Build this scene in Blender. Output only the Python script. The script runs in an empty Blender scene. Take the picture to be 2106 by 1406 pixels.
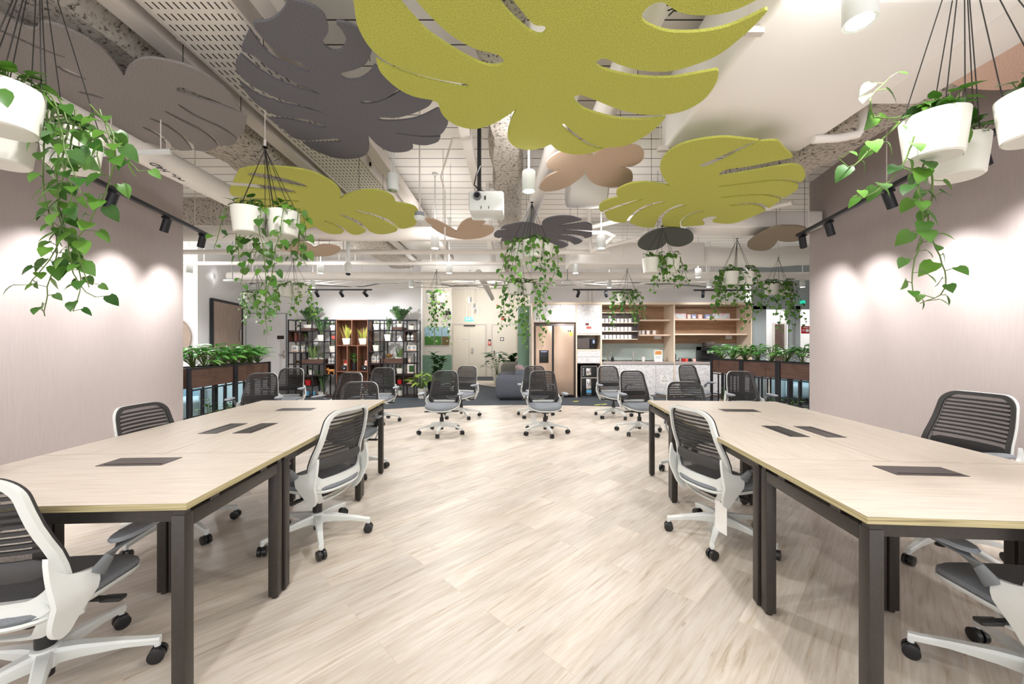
import bpy, bmesh, math, random
from math import pi, sin, cos, radians, sqrt, atan2, exp
from mathutils import Vector, Matrix
from mathutils.geometry import tessellate_polygon

scene = bpy.context.scene
C = scene.collection

# ------------------------------------------------------------------ camera, world, exposure
F = 800.0; CX = 1053.0; HY = 706.0; CH = 1.3
cam = bpy.data.objects.new('camera', bpy.data.cameras.new('camera'))
C.objects.link(cam); scene.camera = cam
cam.location = (0, 0, CH); cam.rotation_euler = (pi/2, 0, 0)
cam.data.sensor_width = 36; cam.data.lens = 36*F/2106
cam.data.shift_y = 3/2106; cam.data.clip_start = 0.02; cam.data.clip_end = 200
scene.view_settings.view_transform = 'Standard'; scene.view_settings.look = 'None'
scene.view_settings.exposure = 0.72; scene.view_settings.gamma = 1
scene.view_settings.use_curve_mapping = False
wd = bpy.data.worlds.new('world'); scene.world = wd; wd.use_nodes = True
wd.node_tree.nodes['Background'].inputs[0].default_value = (1.0, 0.995, 1.0, 1)
wd.node_tree.nodes['Background'].inputs[1].default_value = 1.35

def lamp(name, kind, loc, power, color=(1, .985, .985), target=None, size=.05, spot=120, blend=.4):
    l = bpy.data.lights.new(name, kind); l.energy = power; l.color = color
    if kind == 'SPOT':
        l.spot_size = radians(spot); l.spot_blend = blend; l.shadow_soft_size = size
    elif kind == 'POINT': l.shadow_soft_size = size
    elif kind == 'AREA': l.size = size
    o = bpy.data.objects.new(name, l); C.objects.link(o); o.location = loc
    if target is not None:
        o.rotation_euler = (Vector(target)-Vector(loc)).to_track_quat('-Z', 'Y').to_euler()
    return o

# pixel helpers: where a sight line meets a depth, a height
def P(px, py, Y): return Vector(((px-CX)/F*Y, Y, CH-(py-HY)/F*Y))
def PZ(px, py, z):
    Y = (z-CH)*F/(HY-py); return Vector(((px-CX)/F*Y, Y, z))

# downlights: pendant grid (x, y) ; bottom of the can at z 2.47
PEND = [(.13,3.0),(-.95,4.8),(1.1,4.8),(-5.4,6.5),(-3.2,6.5),(-1.05,6.5),(1.06,6.5),(3.3,6.9),
        (-6.4,8.3),(-2.1,8.1),(-4.2,8.2),(2.05,8.2),(4.1,8.1),(6.05,8.1),(1.27,1.42)]
for i, (x, y) in enumerate(PEND):
    lamp('downlight', 'SPOT', (x, y, 2.455), (36 if y < 2 else 34) if y < 6 else 60, target=(x, y, 0), size=.045, spot=150, blend=.5)
    lamp('ceiling_fill', 'POINT', (x, y, 2.74), 6.5 if y < 6 else 8, size=.10)  # added unseen point light above each can, brightens the ceiling
for x, y, pw in ((-1.0, 1.45, 52), (-.9, -.5, 14), (1.2, -.5, 14), (-3.0,0.3, 20), (3.0,0.3, 20)):
    lamp('downlight', 'SPOT', (x, y, 2.9), pw, target=(x, y, 0), size=.045, spot=150, blend=.5)

# ------------------------------------------------------------------ materials
def mat(name, col, rough=.5, metal=0, noise=0, scale=20, bump=0, bscale=80, emit=0, ior=None, spec=None, stretch=None, trans=0, col2=None):
    m = bpy.data.materials.new(name); m.use_nodes = True
    nt = m.node_tree; b = nt.nodes['Principled BSDF']
    col = tuple(col)+(1,)
    b.inputs['Base Color'].default_value = col
    b.inputs['Roughness'].default_value = rough; b.inputs['Metallic'].default_value = metal
    if spec is not None: b.inputs['Specular IOR Level'].default_value = spec
    if trans: b.inputs['Transmission Weight'].default_value = trans
    if emit:
        b.inputs['Emission Color'].default_value = col; b.inputs['Emission Strength'].default_value = emit
    tc = nt.nodes.new('ShaderNodeTexCoord'); mp = nt.nodes.new('ShaderNodeMapping')
    nt.links.new(tc.outputs['Object'], mp.inputs[0])
    if stretch: mp.inputs['Scale'].default_value = stretch
    if noise or col2:
        n = nt.nodes.new('ShaderNodeTexNoise'); n.inputs['Scale'].default_value = scale; n.inputs['Detail'].default_value = 4
        nt.links.new(mp.outputs[0], n.inputs[0])
        r = nt.nodes.new('ShaderNodeValToRGB')
        c2 = tuple(col2)+(1,) if col2 else tuple(min(1, c*(1+noise)) for c in col[:3])+(1,)
        c1 = col if col2 else tuple(c*(1-noise) for c in col[:3])+(1,)
        r.color_ramp.elements[0].color = c1; r.color_ramp.elements[1].color = c2
        r.color_ramp.elements[0].position = .35; r.color_ramp.elements[1].position = .65
        nt.links.new(n.outputs[0], r.inputs[0]); nt.links.new(r.outputs[0], b.inputs['Base Color'])
    if bump:
        n2 = nt.nodes.new('ShaderNodeTexNoise'); n2.inputs['Scale'].default_value = bscale; n2.inputs['Detail'].default_value = 5
        nt.links.new(mp.outputs[0], n2.inputs[0])
        bp = nt.nodes.new('ShaderNodeBump'); bp.inputs['Strength'].default_value = bump; bp.inputs['Distance'].default_value = .01
        nt.links.new(n2.outputs[0], bp.inputs['Height']); nt.links.new(bp.outputs[0], b.inputs['Normal'])
    return m

class G:
    """tiny node helper"""
    def __init__(s, m): s.nt = m.node_tree; s.b = s.nt.nodes['Principled BSDF']
    def n(s, t, **kw):
        nd = s.nt.nodes.new(t)
        for k, v in kw.items():
            if k.startswith('i_'):
                key = k[2:]; key = int(key) if key.isdigit() else key
                nd.inputs[key].default_value = v
            else: setattr(nd, k, v)
        return nd
    def l(s, a, b): s.nt.links.new(a, b)
    def math(s, op, a, b=None):
        nd = s.n('ShaderNodeMath', operation=op)
        for i, v in enumerate((a, b)):
            if v is None: continue
            if isinstance(v, (int, float)): nd.inputs[i].default_value = v
            else: s.l(v, nd.inputs[i])
        return nd.outputs[0]
    def ramp(s, f, stops):
        r = s.n('ShaderNodeValToRGB'); e = r.color_ramp.elements
        e[0].position, e[0].color = stops[0][0], tuple(stops[0][1])+(1,)
        e[1].position, e[1].color = stops[-1][0], tuple(stops[-1][1])+(1,)
        for p, c in stops[1:-1]:
            x = e.new(p); x.color = tuple(c)+(1,)
        s.l(f, r.inputs[0]); return r.outputs[0]
    def mix(s, fac, a, b, mode='MIX'):
        m = s.n('ShaderNodeMix', data_type='RGBA', blend_type=mode)
        for k, v in ((0, fac), (6, a), (7, b)):
            if isinstance(v, (int, float)): m.inputs[k].default_value = v
            elif isinstance(v, tuple): m.inputs[k].default_value = v+(1,)
            else: s.l(v, m.inputs[k])
        return m.outputs[2]

def wood_floor():
    m = mat('oak_plank_floor', (.7, .56, .4), .42); g = G(m)
    tc = g.n('ShaderNodeTexCoord'); mp = g.n('ShaderNodeMapping'); g.l(tc.outputs['Object'], mp.inputs[0])
    mp.inputs['Rotation'].default_value = (0, 0, radians(-45))
    br = g.n('ShaderNodeTexBrick', i_Scale=1.0, offset=.37, offset_frequency=2); g.l(mp.outputs[0], br.inputs[0])
    br.inputs['Brick Width'].default_value = 1.25; br.inputs['Row Height'].default_value = .18
    br.inputs['Mortar Size'].default_value = .0012; br.inputs['Mortar Smooth'].default_value = .2
    br.inputs['Color1'].default_value = (0, 0, 0, 1); br.inputs['Color2'].default_value = (1, 1, 1, 1)
    br.inputs['Mortar'].default_value = (.5, .5, .5, 1)
    # per-plank shift of the grain
    sh = g.n('ShaderNodeVectorMath', operation='MULTIPLY_ADD'); g.l(br.outputs['Color'], sh.inputs[0])
    sh.inputs[1].default_value = (7, 3, 5); g.l(mp.outputs[0], sh.inputs[2])
    mp2 = g.n('ShaderNodeMapping'); g.l(sh.outputs[0], mp2.inputs[0]); mp2.inputs['Scale'].default_value = (1.5, 22, 1)
    n1 = g.n('ShaderNodeTexNoise', i_Scale=2.2, i_Detail=8.0, i_Roughness=.62, i_Distortion=.6); g.l(mp2.outputs[0], n1.inputs[0])
    mp3 = g.n('ShaderNodeMapping'); g.l(sh.outputs[0], mp3.inputs[0]); mp3.inputs['Scale'].default_value = (1.2, 4.5, 1)
    n2 = g.n('ShaderNodeTexNoise', i_Scale=1.3, i_Detail=3.0); g.l(mp3.outputs[0], n2.inputs[0])
    base = g.ramp(n1.outputs[0], [(.26, (.38, .30, .22)), (.41, (.57, .50, .42)), (.55, (.64, .58, .515)), (.75, (.70, .65, .59))])
    tone = g.ramp(n2.outputs[0], [(.3, (.80, .78, .75)), (.6, (1, 1, 1))])
    c = g.mix(1.0, base, tone, 'MULTIPLY')
    pl = g.ramp(br.outputs['Color'], [(0, (.90, .90, .90)), (1, (1.05, 1.04, 1.02))])
    c = g.mix(1.0, c, pl, 'MULTIPLY')
    # knots
    vo = g.n('ShaderNodeTexVoronoi', i_Scale=1.6); g.l(mp3.outputs[0], vo.inputs[0])
    kn = g.math('LESS_THAN', vo.outputs['Distance'], .045)
    c = g.mix(g.math('MULTIPLY', kn, .45), c, (.28, .18, .11))
    c = g.mix(g.math('MULTIPLY', br.outputs['Fac'], .35), c, (.35, .25, .17))
    g.l(c, g.b.inputs['Base Color'])
    return m

def grain(name, c1, c2, c3, axis='x', rough=.45, sc=1.0):
    m = mat(name, c2, rough); g = G(m)
    tc = g.n('ShaderNodeTexCoord'); mp = g.n('ShaderNodeMapping'); g.l(tc.outputs['Object'], mp.inputs[0])
    s = {'x': (1, 16, 16), 'y': (16, 1, 16), 'z': (16, 16, 1)}[axis]
    mp.inputs['Scale'].default_value = tuple(v*sc for v in s)
    n1 = g.n('ShaderNodeTexNoise', i_Scale=3.0, i_Detail=7.0, i_Roughness=.65, i_Distortion=.3); g.l(mp.outputs[0], n1.inputs[0])
    c = g.ramp(n1.outputs[0], [(.3, c1), (.5, c2), (.7, c3)])
    g.l(c, g.b.inputs['Base Color']); return m

M = {}
M['floor'] = wood_floor()
M['deskx'] = grain('pale_oak_across', (.58, .50, .42), (.655, .58, .50), (.715, .645, .57), 'x', .4, 1.3)
M['desky'] = grain('pale_oak_along', (.58, .50, .42), (.655, .58, .50), (.715, .645, .57), 'y', .4, 1.3)
def ply_mat():
    m = mat('layered_ply_edge', (.6, .5, .25), .5); g = G(m)
    tc = g.n('ShaderNodeTexCoord'); mp = g.n('ShaderNodeMapping'); g.l(tc.outputs['Object'], mp.inputs[0])
    mp.inputs['Scale'].default_value = (3, 3, 420)
    n = g.n('ShaderNodeTexNoise', i_Scale=1.0, i_Detail=3.0); g.l(mp.outputs[0], n.inputs[0])
    g.l(g.ramp(n.outputs[0], [(.35, (.22, .17, .08)), (.5, (.40, .34, .18)), (.65, (.52, .45, .26))]), g.b.inputs['Base Color'])
    return m
M['ply'] = ply_mat()
M['walnut'] = grain('walnut_panel', (.050, .022, .014), (.085, .042, .028), (.13, .065, .043), 'x', .45)
M['walnuty'] = grain('walnut_panel_along', (.045, .022, .014), (.075, .038, .026), (.12, .06, .04), 'y', .45)
M['walnutv'] = grain('warm_walnut', (.16, .065, .035), (.22, .095, .055), (.30, .14, .085), 'z', .45)
M['doorwood'] = grain('grey_oak_veneer', (.28, .21, .165), (.38, .29, .23), (.46, .36, .29), 'z', .5)
M['cabwood'] = grain('tan_oak_back_panel', (.28, .16, .09), (.40, .25, .15), (.52, .34, .21), 'x', .45, .7)
M['beige'] = mat('beige_laminate', (.72, .55, .42), .45, noise=.03)
M['beigepale'] = mat('pale_laminate', (.80, .66, .52), .45)
M['leg'] = mat('bronze_grey_powder_coat', (.040, .034, .030), .38, .3, noise=.08, scale=60)
M['flap'] = mat('dark_cable_flap', (.05, .038, .038), .35, .4)
M['flaphole'] = mat('flap_shadow_gap', (.01, .01, .01), .8)
M['white'] = mat('white_plastic', (.68, .70, .68), .38)
M['potwhite'] = mat('white_ceramic', (.70, .69, .63), .42)
M['blackpl'] = mat('black_plastic', (.012, .012, .013), .3)
M['black'] = mat('black_metal', (.018, .019, .024), .4, .3)
M['armgrey'] = mat('grey_plastic', (.16, .17, .18), .45)
M['armlight'] = mat('light_grey_pad', (.26, .28, .31), .5)
M['lumbar'] = mat('charcoal_pad', (.045, .043, .043), .6)
M['slat'] = mat('dark_slat', (.030, .028, .028), .6)
M['seat'] = mat('grey_seat_fabric', (.20, .215, .235), .85, noise=.12, scale=250, bump=.25, bscale=500)
def mesh_mat():
    m = mat('black_net_fabric', (.022, .020, .021), .7); g = G(m)
    tc = g.n('ShaderNodeTexCoord'); sp = g.n('ShaderNodeSeparateXYZ'); g.l(tc.outputs['Object'], sp.inputs[0])
    a = g.math('SINE', g.math('MULTIPLY', g.math('ADD', sp.outputs[0], sp.outputs[2]), 1150))
    b = g.math('SINE', g.math('MULTIPLY', g.math('SUBTRACT', sp.outputs[0], sp.outputs[2]), 1150))
    th = g.math('SUBTRACT', .52, g.math('MULTIPLY', g.math('GREATER_THAN', sp.outputs[2], .61), .42))
    f = g.math('GREATER_THAN', g.math('MULTIPLY', a, b), th)
    tr = g.n('ShaderNodeBsdfTransparent'); mx = g.n('ShaderNodeMixShader')
    out = g.nt.nodes['Material Output']
    g.l(f, mx.inputs[0]); g.l(g.b.outputs[0], mx.inputs[1]); g.l(tr.outputs[0], mx.inputs[2]); g.l(mx.outputs[0], out.inputs[0])
    return m
M['net'] = mesh_mat()
def wallfab(name, c):
    m = mat(name, c, .6); g = G(m)
    tc = g.n('ShaderNodeTexCoord'); mp = g.n('ShaderNodeMapping'); g.l(tc.outputs['Object'], mp.inputs[0])
    mp.inputs['Scale'].default_value = (60, 60, 2)
    n = g.n('ShaderNodeTexNoise', i_Scale=3.0, i_Detail=4.0); g.l(mp.outputs[0], n.inputs[0])
    g.l(g.ramp(n.outputs[0], [(.3, tuple(v*.94 for v in c)), (.7, tuple(min(1, v*1.04) for v in c))]), g.b.inputs['Base Color'])
    bp = g.n('ShaderNodeBump', i_Strength=.15, i_Distance=.002); g.l(n.outputs[0], bp.inputs['Height']); g.l(bp.outputs[0], g.b.inputs['Normal'])
    return m
M['wallpink'] = wallfab('pinkish_grey_wallcovering', (.42, .365, .35))
M['wallwhite'] = mat('white_paint', (.80, .79, .79), .6)
M['wallcream'] = mat('cream_paint', (.80, .75, .66), .6)
M['green'] = mat('sage_green_paint', (.22, .36, .26), .55)
M['pipe'] = mat('painted_pipe', (.80, .76, .715), .5)
M['duct'] = mat('wrapped_duct', (.88, .855, .82), .6, bump=.6, bscale=2.5)
M['steel'] = mat('galvanised_painted', (.62, .57, .53), .5)
def rough_mat():
    m = mat('sprayed_fireproofing', (.5, .45, .4), .9); g = G(m)
    tc = g.n('ShaderNodeTexCoord')
    n = g.n('ShaderNodeTexNoise', i_Scale=38.0, i_Detail=6.0, i_Roughness=.7); g.l(tc.outputs['Object'], n.inputs[0])
    g.l(g.ramp(n.outputs[0], [(.38, (.10, .085, .07)), (.47, (.62, .56, .49)), (.8, (.74, .69, .62))]), g.b.inputs['Base Color'])
    bp = g.n('ShaderNodeBump', i_Strength=1.0, i_Distance=.02); g.l(n.outputs[0], bp.inputs['Height']); g.l(bp.outputs[0], g.b.inputs['Normal'])
    return m
M['rough'] = rough_mat()
def panel_ceiling():
    m = mat('ribbed_ceiling_deck', (.66, .61, .55), .6); g = G(m)
    tc = g.n('ShaderNodeTexCoord'); sp = g.n('ShaderNodeSeparateXYZ'); g.l(tc.outputs['Object'], sp.inputs[0])
    fr = g.math('FRACT', g.math('DIVIDE', sp.outputs[1], .21))
    ln = g.math('LESS_THAN', fr, .06)
    g.l(g.mix(ln, (.86, .82, .77), (.07, .06, .05)), g.b.inputs['Base Color'])
    return m
M['ceil'] = panel_ceiling()
def perf_mat():
    m = mat('perforated_tray', (.74, .70, .65), .5); g = G(m)
    tc = g.n('ShaderNodeTexCoord'); sp = g.n('ShaderNodeSeparateXYZ'); g.l(tc.outputs['Object'], sp.inputs[0])
    fx = g.math('FRACT', g.math('DIVIDE', sp.outputs[0], .035)); fy = g.math('FRACT', g.math('DIVIDE', sp.outputs[1], .07))
    h = g.math('MULTIPLY', g.math('LESS_THAN', fx, .28), g.math('LESS_THAN', fy, .6))
    g.l(g.mix(h, (.74, .70, .65), (.07, .06, .055)), g.b.inputs['Base Color'])
    return m
M['perf'] = perf_mat()
def felt(name, c):
    return mat(name, c, .95, noise=.20, scale=170, bump=.15, bscale=300)
M['fgreen'] = felt('lime_green_felt', (.44, .45, .085))
M['fgrey'] = felt('charcoal_felt', (.118, .115, .130))
M['fgrey2'] = felt('warm_grey_felt', (.22, .20, .19))
M['ftan'] = felt('tan_felt', (.50, .37, .27))
M['fdark'] = felt('dark_green_grey_felt', (.07, .075, .065))
M['folive'] = felt('brown_felt', (.25, .20, .14))
M['fpink'] = felt('peach_felt', (.70, .50, .40))
M['carpet'] = mat('dark_grey_carpet', (.055, .065, .075), .95, noise=.25, scale=60, bump=.5, bscale=200)
def leafm(name, a, b, rough=.38, tr=True):
    m = mat(name, a, rough); g = G(m)
    ge = g.n('ShaderNodeNewGeometry')
    c = g.ramp(ge.outputs['Random Per Island'], [(0, a), (1, b)])
    g.l(c, g.b.inputs['Base Color'])
    if tr:
        t = g.n('ShaderNodeBsdfTranslucent'); g.l(c, t.inputs[0]); mx = g.n('ShaderNodeMixShader', i_0=.22)
        g.l(g.b.outputs[0], mx.inputs[1]); g.l(t.outputs[0], mx.inputs[2]); g.l(mx.outputs[0], g.nt.nodes['Material Output'].inputs[0])
    return m
M['pothos'] = leafm('pothos_leaf', (.025, .105, .014), (.12, .27, .035))
M['pothoslight'] = leafm('pale_pothos_leaf', (.045, .15, .018), (.22, .38, .055))
M['stem'] = mat('vine_stem', (.10, .16, .035), .6)
M['zz'] = leafm('dark_leaf', (.022, .085, .025), (.06, .17, .04))
M['bush'] = leafm('mid_green_leaf', (.04, .17, .025), (.12, .33, .05))
M['lily'] = leafm('broad_green_leaf', (.04, .20, .03), (.15, .42, .06))
M['lime'] = leafm('lime_leaf', (.25, .42, .05), (.45, .58, .12))
M['yellow'] = leafm('yellow_edged_leaf', (.40, .46, .06), (.60, .60, .16))
M['snake'] = leafm('grey_green_blade', (.08, .17, .06), (.28, .36, .14))
M['redleaf'] = leafm('reddish_leaf', (.24, .07, .04), (.20, .22, .06))
M['orange'] = leafm('orange_leaf', (.50, .20, .06), (.45, .38, .10))
M['redfl'] = mat('red_flower', (.75, .10, .07), .4)
M['soil'] = mat('dark_soil', (.03, .02, .015), .95)
M['cord'] = mat('black_cord', (.02, .018, .016), .8)
M['marble'] = mat('white_marble_laminate', (.78, .76, .75), .35)
def marble():
    m = M['marble']; g = G(m); tc = g.n('ShaderNodeTexCoord')
    n = g.n('ShaderNodeTexNoise', i_Scale=7.0, i_Detail=9.0, i_Roughness=.6, i_Distortion=1.6); g.l(tc.outputs['Object'], n.inputs[0])
    r = g.ramp(n.outputs[0], [(.40, (.78, .76, .76)), (.485, (.74, .72, .72)), (.50, (.36, .34, .35)), (.515, (.74, .72, .72)), (.6, (.80, .78, .78))])
    g.l(r, g.b.inputs['Base Color'])
marble()
M['champ'] = mat('champagne_steel', (.62, .45, .34), .32, .55)
M['fridgedark'] = mat('dark_fridge_trim', (.12, .10, .095), .35, .5)
M['counter'] = mat('grey_pink_counter', (.42, .36, .34), .35)
M['splash'] = mat('pale_green_glass_splashback', (.46, .54, .50), .12)
M['chrome'] = mat('chrome', (.75, .75, .75), .12, 1)
M['gold'] = mat('gold_trim', (.70, .52, .28), .3, .8)
M['glass'] = mat('window_glass', (.95, .98, .98), .02, trans=1)
M['frame'] = mat('grey_green_frame', (.34, .38, .38), .45)
M['sofa'] = mat('slate_velvet', (.085, .095, .115), .85, noise=.1, scale=30)
M['sofa2'] = mat('olive_grey_velvet', (.17, .165, .14), .9, noise=.1, scale=30)
M['cush'] = mat('mauve_cushion', (.34, .25, .25), .9)
M['sky'] = mat('pale_blue_upholstery', (.38, .58, .68), .8)
M['red'] = mat('red_glaze', (.45, .015, .02), .3)
M['brown'] = mat('brown_gloss', (.12, .035, .025), .3)
M['mug'] = mat('white_mug', (.88, .82, .79), .35)
M['mugdark'] = mat('dark_mug_handle', (.12, .14, .22), .35)
M['label'] = mat('printed_label', (.45, .25, .18), .6)
M['blue'] = mat('blue_jar', (.10, .38, .62), .3)
M['lblue'] = mat('blue_grey_box', (.30, .36, .55), .5)
M['pinkbox'] = mat('peach_box', (.80, .50, .42), .6)
M['teal'] = mat('mint_box', (.55, .80, .80), .5, noise=0, scale=10, col2=(.85, .30, .35))
M['paper'] = mat('white_paper', (.85, .83, .80), .7)
M['exit'] = mat('lit_green_sign', (.02, .62, .42), .5, emit=.45)
M['ink'] = mat('black_ink', (.02, .02, .02), .6)
M['wink'] = mat('white_lettering', (.9, 1, .95), .5, emit=1.0)
M['winkp'] = mat('white_print', (.85, .85, .85), .5)
M['bulb'] = mat('lit_diffuser', (1, .97, .92), .5, emit=14)
M['yel'] = mat('yellow_marking', (.62, .60, .08), .6)
M['lens'] = mat('glass_lens', (.01, .01, .02), .08)
M['ear'] = mat('orange_plush', (.62, .28, .08), .9, noise=.2, scale=60)

# ------------------------------------------------------------------ mesh building
class MB:
    def __init__(s): s.v = []; s.f = []; s.mi = []; s.cur = 0
    def add(s, vs, fs):
        o = len(s.v); s.v += [tuple(v) for v in vs]
        for f in fs: s.f.append(tuple(i+o for i in f)); s.mi.append(s.cur)
        return s
    def box(s, a, b, rz=0, ch=0, piv=None):
        """box from corner a to corner b; ch = chamfer"""
        x0, x1 = sorted((a[0], b[0])); y0, y1 = sorted((a[1], b[1])); z0, z1 = sorted((a[2], b[2]))
        if ch <= 0:
            vs = [(x, y, z) for z in (z0, z1) for y in (y0, y1) for x in (x0, x1)]
            fs = [(0, 2, 3, 1), (4, 5, 7, 6), (0, 1, 5, 4), (2, 6, 7, 3), (0, 4, 6, 2), (1, 3, 7, 5)]
        else:
            ch = min(ch, (x1-x0)*.45, (y1-y0)*.45, (z1-z0)*.45)
            bm = bmesh.new(); bmesh.ops.create_cube(bm, size=1)
            for v in bm.verts:
                v.co = Vector(((x0+x1)/2+v.co.x*(x1-x0), (y0+y1)/2+v.co.y*(y1-y0), (z0+z1)/2+v.co.z*(z1-z0)))
            bmesh.ops.bevel(bm, geom=bm.edges[:], offset=ch, segments=2 if ch < .02 else 3, affect='EDGES', profile=.5)
            bm.verts.index_update()
            vs = [tuple(v.co) for v in bm.verts]; fs = [tuple(v.index for v in f.verts) for f in bm.faces]; bm.free()
        if rz:
            px, py = piv if piv else ((x0+x1)/2, (y0+y1)/2)
            c_, s_ = cos(rz), sin(rz)
            vs = [(px+(x-px)*c_-(y-py)*s_, py+(x-px)*s_+(y-py)*c_, z) for x, y, z in vs]
        return s.add(vs, fs)
    def cyl(s, p0, p1, r0, r1=None, n=16, cap=True):
        r1 = r0 if r1 is None else r1
        p0 = Vector(p0); p1 = Vector(p1); d = (p1-p0).normalized()
        u = d.orthogonal().normalized(); w = d.cross(u)
        vs = []
        for p, r in ((p0, r0), (p1, r1)):
            for i in range(n):
                a = 2*pi*i/n; vs.append(p+u*cos(a)*r+w*sin(a)*r)
        fs = [(i, (i+1) % n, n+(i+1) % n, n+i) for i in range(n)]
        if cap: fs += [tuple(range(n-1, -1, -1)), tuple(range(n, 2*n))]
        return s.add(vs, fs)
    def tube(s, pts, r, n=6, flat=1.0, up=None, cap=True):
        pts = [Vector(p) for p in pts]; k = len(pts); vs = []; prev = None
        for i, p in enumerate(pts):
            d = (pts[min(i+1, k-1)]-pts[max(i-1, 0)])
            if d.length < 1e-9: d = Vector((0, 0, 1))
            d.normalize()
            if up is not None: u = d.cross(Vector(up)); u = u.normalized() if u.length > 1e-4 else d.orthogonal().normalized()
            elif prev is None: u = d.orthogonal().normalized()
            else:
                u = prev-d*prev.dot(d); u = u.normalized() if u.length > 1e-6 else d.orthogonal().normalized()
            prev = u; w = d.cross(u); rr = r[i] if isinstance(r, (list, tuple)) else r
            for j in range(n):
                a = 2*pi*j/n; vs.append(p+u*cos(a)*rr+w*sin(a)*rr*flat)
        fs = [(i*n+j, i*n+(j+1) % n, (i+1)*n+(j+1) % n, (i+1)*n+j) for i in range(k-1) for j in range(n)]
        if cap: fs += [tuple(range(n-1, -1, -1)), tuple(range((k-1)*n, k*n))]
        return s.add(vs, fs)
    def lathe(s, prof, c=(0, 0, 0), n=24, sx=1, sy=1, e=2.0, rz=0, zf=None):
        """profile [(r,z)] round z at c; sx, sy stretch; e superellipse exponent"""
        vs = []
        for r, z in prof:
            for i in range(n):
                a = 2*pi*i/n; ca, sa = cos(a), sin(a)
                if e != 2.0:
                    q = (abs(ca)**e+abs(sa)**e)**(-1/e)
                else: q = 1
                x, y = ca*q*r*sx, sa*q*r*sy
                zz = z+(zf(x, y) if zf else 0)
                x, y = x*cos(rz)-y*sin(rz), x*sin(rz)+y*cos(rz)
                vs.append((c[0]+x, c[1]+y, c[2]+zz))
        k = len(prof)
        fs = [(i*n+j, i*n+(j+1) % n, (i+1)*n+(j+1) % n, (i+1)*n+j) for i in range(k-1) for j in range(n)]
        fs += [tuple(range(n-1, -1, -1)), tuple(range((k-1)*n, k*n))]
        return s.add(vs, fs)
    def plate(s, loops, z0, z1, fn=None):
        """flat polygon with holes, extruded z0..z1; fn maps (x,y,z)"""
        flat = [p for lp in loops for p in lp]
        tris = tessellate_polygon([[Vector((p[0], p[1], 0)) for p in lp] for lp in loops])
        n = len(flat); vs = [(p[0], p[1], z0) for p in flat]+[(p[0], p[1], z1) for p in flat]
        fs = []
        for t in tris:
            a, b, c_ = (Vector(flat[i][:2]) for i in t)
            ccw = (b-a).cross(c_-a) > 0
            t = tuple(t) if ccw else tuple(reversed(t))
            fs.append(tuple(reversed(t))); fs.append(tuple(i+n for i in t))
        o = 0
        for lp in loops:
            k = len(lp)
            for i in range(k):
                j = (i+1) % k; fs.append((o+i, o+j, n+o+j, n+o+i))
            o += k
        if fn: vs = [fn(*v) for v in vs]
        return s.add(vs, fs)
    def build(s, name, m, parent=None, smooth=True, recalc=False):
        me = bpy.data.meshes.new(name); me.from_pydata(s.v, [], s.f)
        ms = m if isinstance(m, (list, tuple)) else [m]
        for x in ms: me.materials.append(x if not isinstance(x, str) else M[x])
        if len(ms) > 1: me.polygons.foreach_set('material_index', s.mi)
        if smooth or recalc:
            bm = bmesh.new(); bm.from_mesh(me)
            if recalc: bmesh.ops.recalc_face_normals(bm, faces=bm.faces[:])
            if smooth:
                for f in bm.faces: f.smooth = True
                for e in bm.edges:
                    if len(e.link_faces) == 2 and e.calc_face_angle(0) > .62: e.smooth = False
            bm.to_mesh(me); bm.free()
        o = bpy.data.objects.new(name, me); C.objects.link(o)
        if parent is not None: o.parent = parent
        return o

def tag(o, label, cat, group=None, kind=None):
    if label: o['label'] = label
    if cat: o['category'] = cat
    if group: o['group'] = group
    if kind: o['kind'] = kind
    return o
def thing(name, label, cat, loc=(0, 0, 0), rz=0, group=None):
    o = bpy.data.objects.new(name, None); C.objects.link(o); o.empty_display_size = .05
    o.location = loc; o.rotation_euler = (0, 0, rz); return tag(o, label, cat, group)
def struct(name, mb, m, smooth=False): return tag(mb.build(name, m, None, smooth), None, None, None, 'structure')
def dup(root, loc, rz, label, group=None, scale=None):
    def cp(o, par):
        c = o.copy(); C.objects.link(c); c.parent = par
        for k in list(o.children): cp(k, c)
        return c
    r = cp(root, None); r.location = loc; r.rotation_euler = (0, 0, rz); r['label'] = label
    if group: r['group'] = group
    if scale: r.scale = (scale,)*3
    return r
def text_mb(body, size, depth=.002, align='CENTER'):
    cu = bpy.data.curves.new('lettering', 'FONT'); cu.body = body; cu.size = size; cu.extrude = depth
    cu.align_x = align; cu.align_y = 'CENTER'; cu.resolution_u = 2
    o = bpy.data.objects.new('lettering', cu); C.objects.link(o)
    bpy.context.view_layer.update()
    me = bpy.data.meshes.new_from_object(o.evaluated_get(bpy.context.evaluated_depsgraph_get()))
    bpy.data.objects.remove(o); bpy.data.curves.remove(cu)
    return me
def text(body, size, loc, rot, m, parent, name='lettering', depth=.001):
    me = text_mb(body, size, depth); me.materials.clear(); me.materials.append(M[m])
    o = bpy.data.objects.new(name, me); C.objects.link(o); o.parent = parent
    o.location = loc; o.rotation_euler = rot; return o

def spl(s, m=4):
    """smooth closed outline from 'x,y' tokens; * marks a corner"""
    pts = []; cr = []
    for tk in s.split():
        cr.append(tk.endswith('*')); x, y = tk.rstrip('*').split(','); pts.append(Vector((float(x), float(y))))
    n = len(pts); out = []
    for i in range(n):
        p0, p1, p2, p3 = pts[i-1], pts[i], pts[(i+1) % n], pts[(i+2) % n]
        if cr[i]: p0 = p1*2-p2 if False else p1-(p2-p1)*.5
        if cr[(i+1) % n]: p3 = p2+(p2-p1)*.5
        for j in range(m):
            t = j/m; t2 = t*t; t3 = t2*t
            out.append(.5*((2*p1)+(-p0+p2)*t+(2*p0-5*p1+4*p2-p3)*t2+(-p0+3*p1-3*p2+p3)*t3))
    return out
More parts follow.
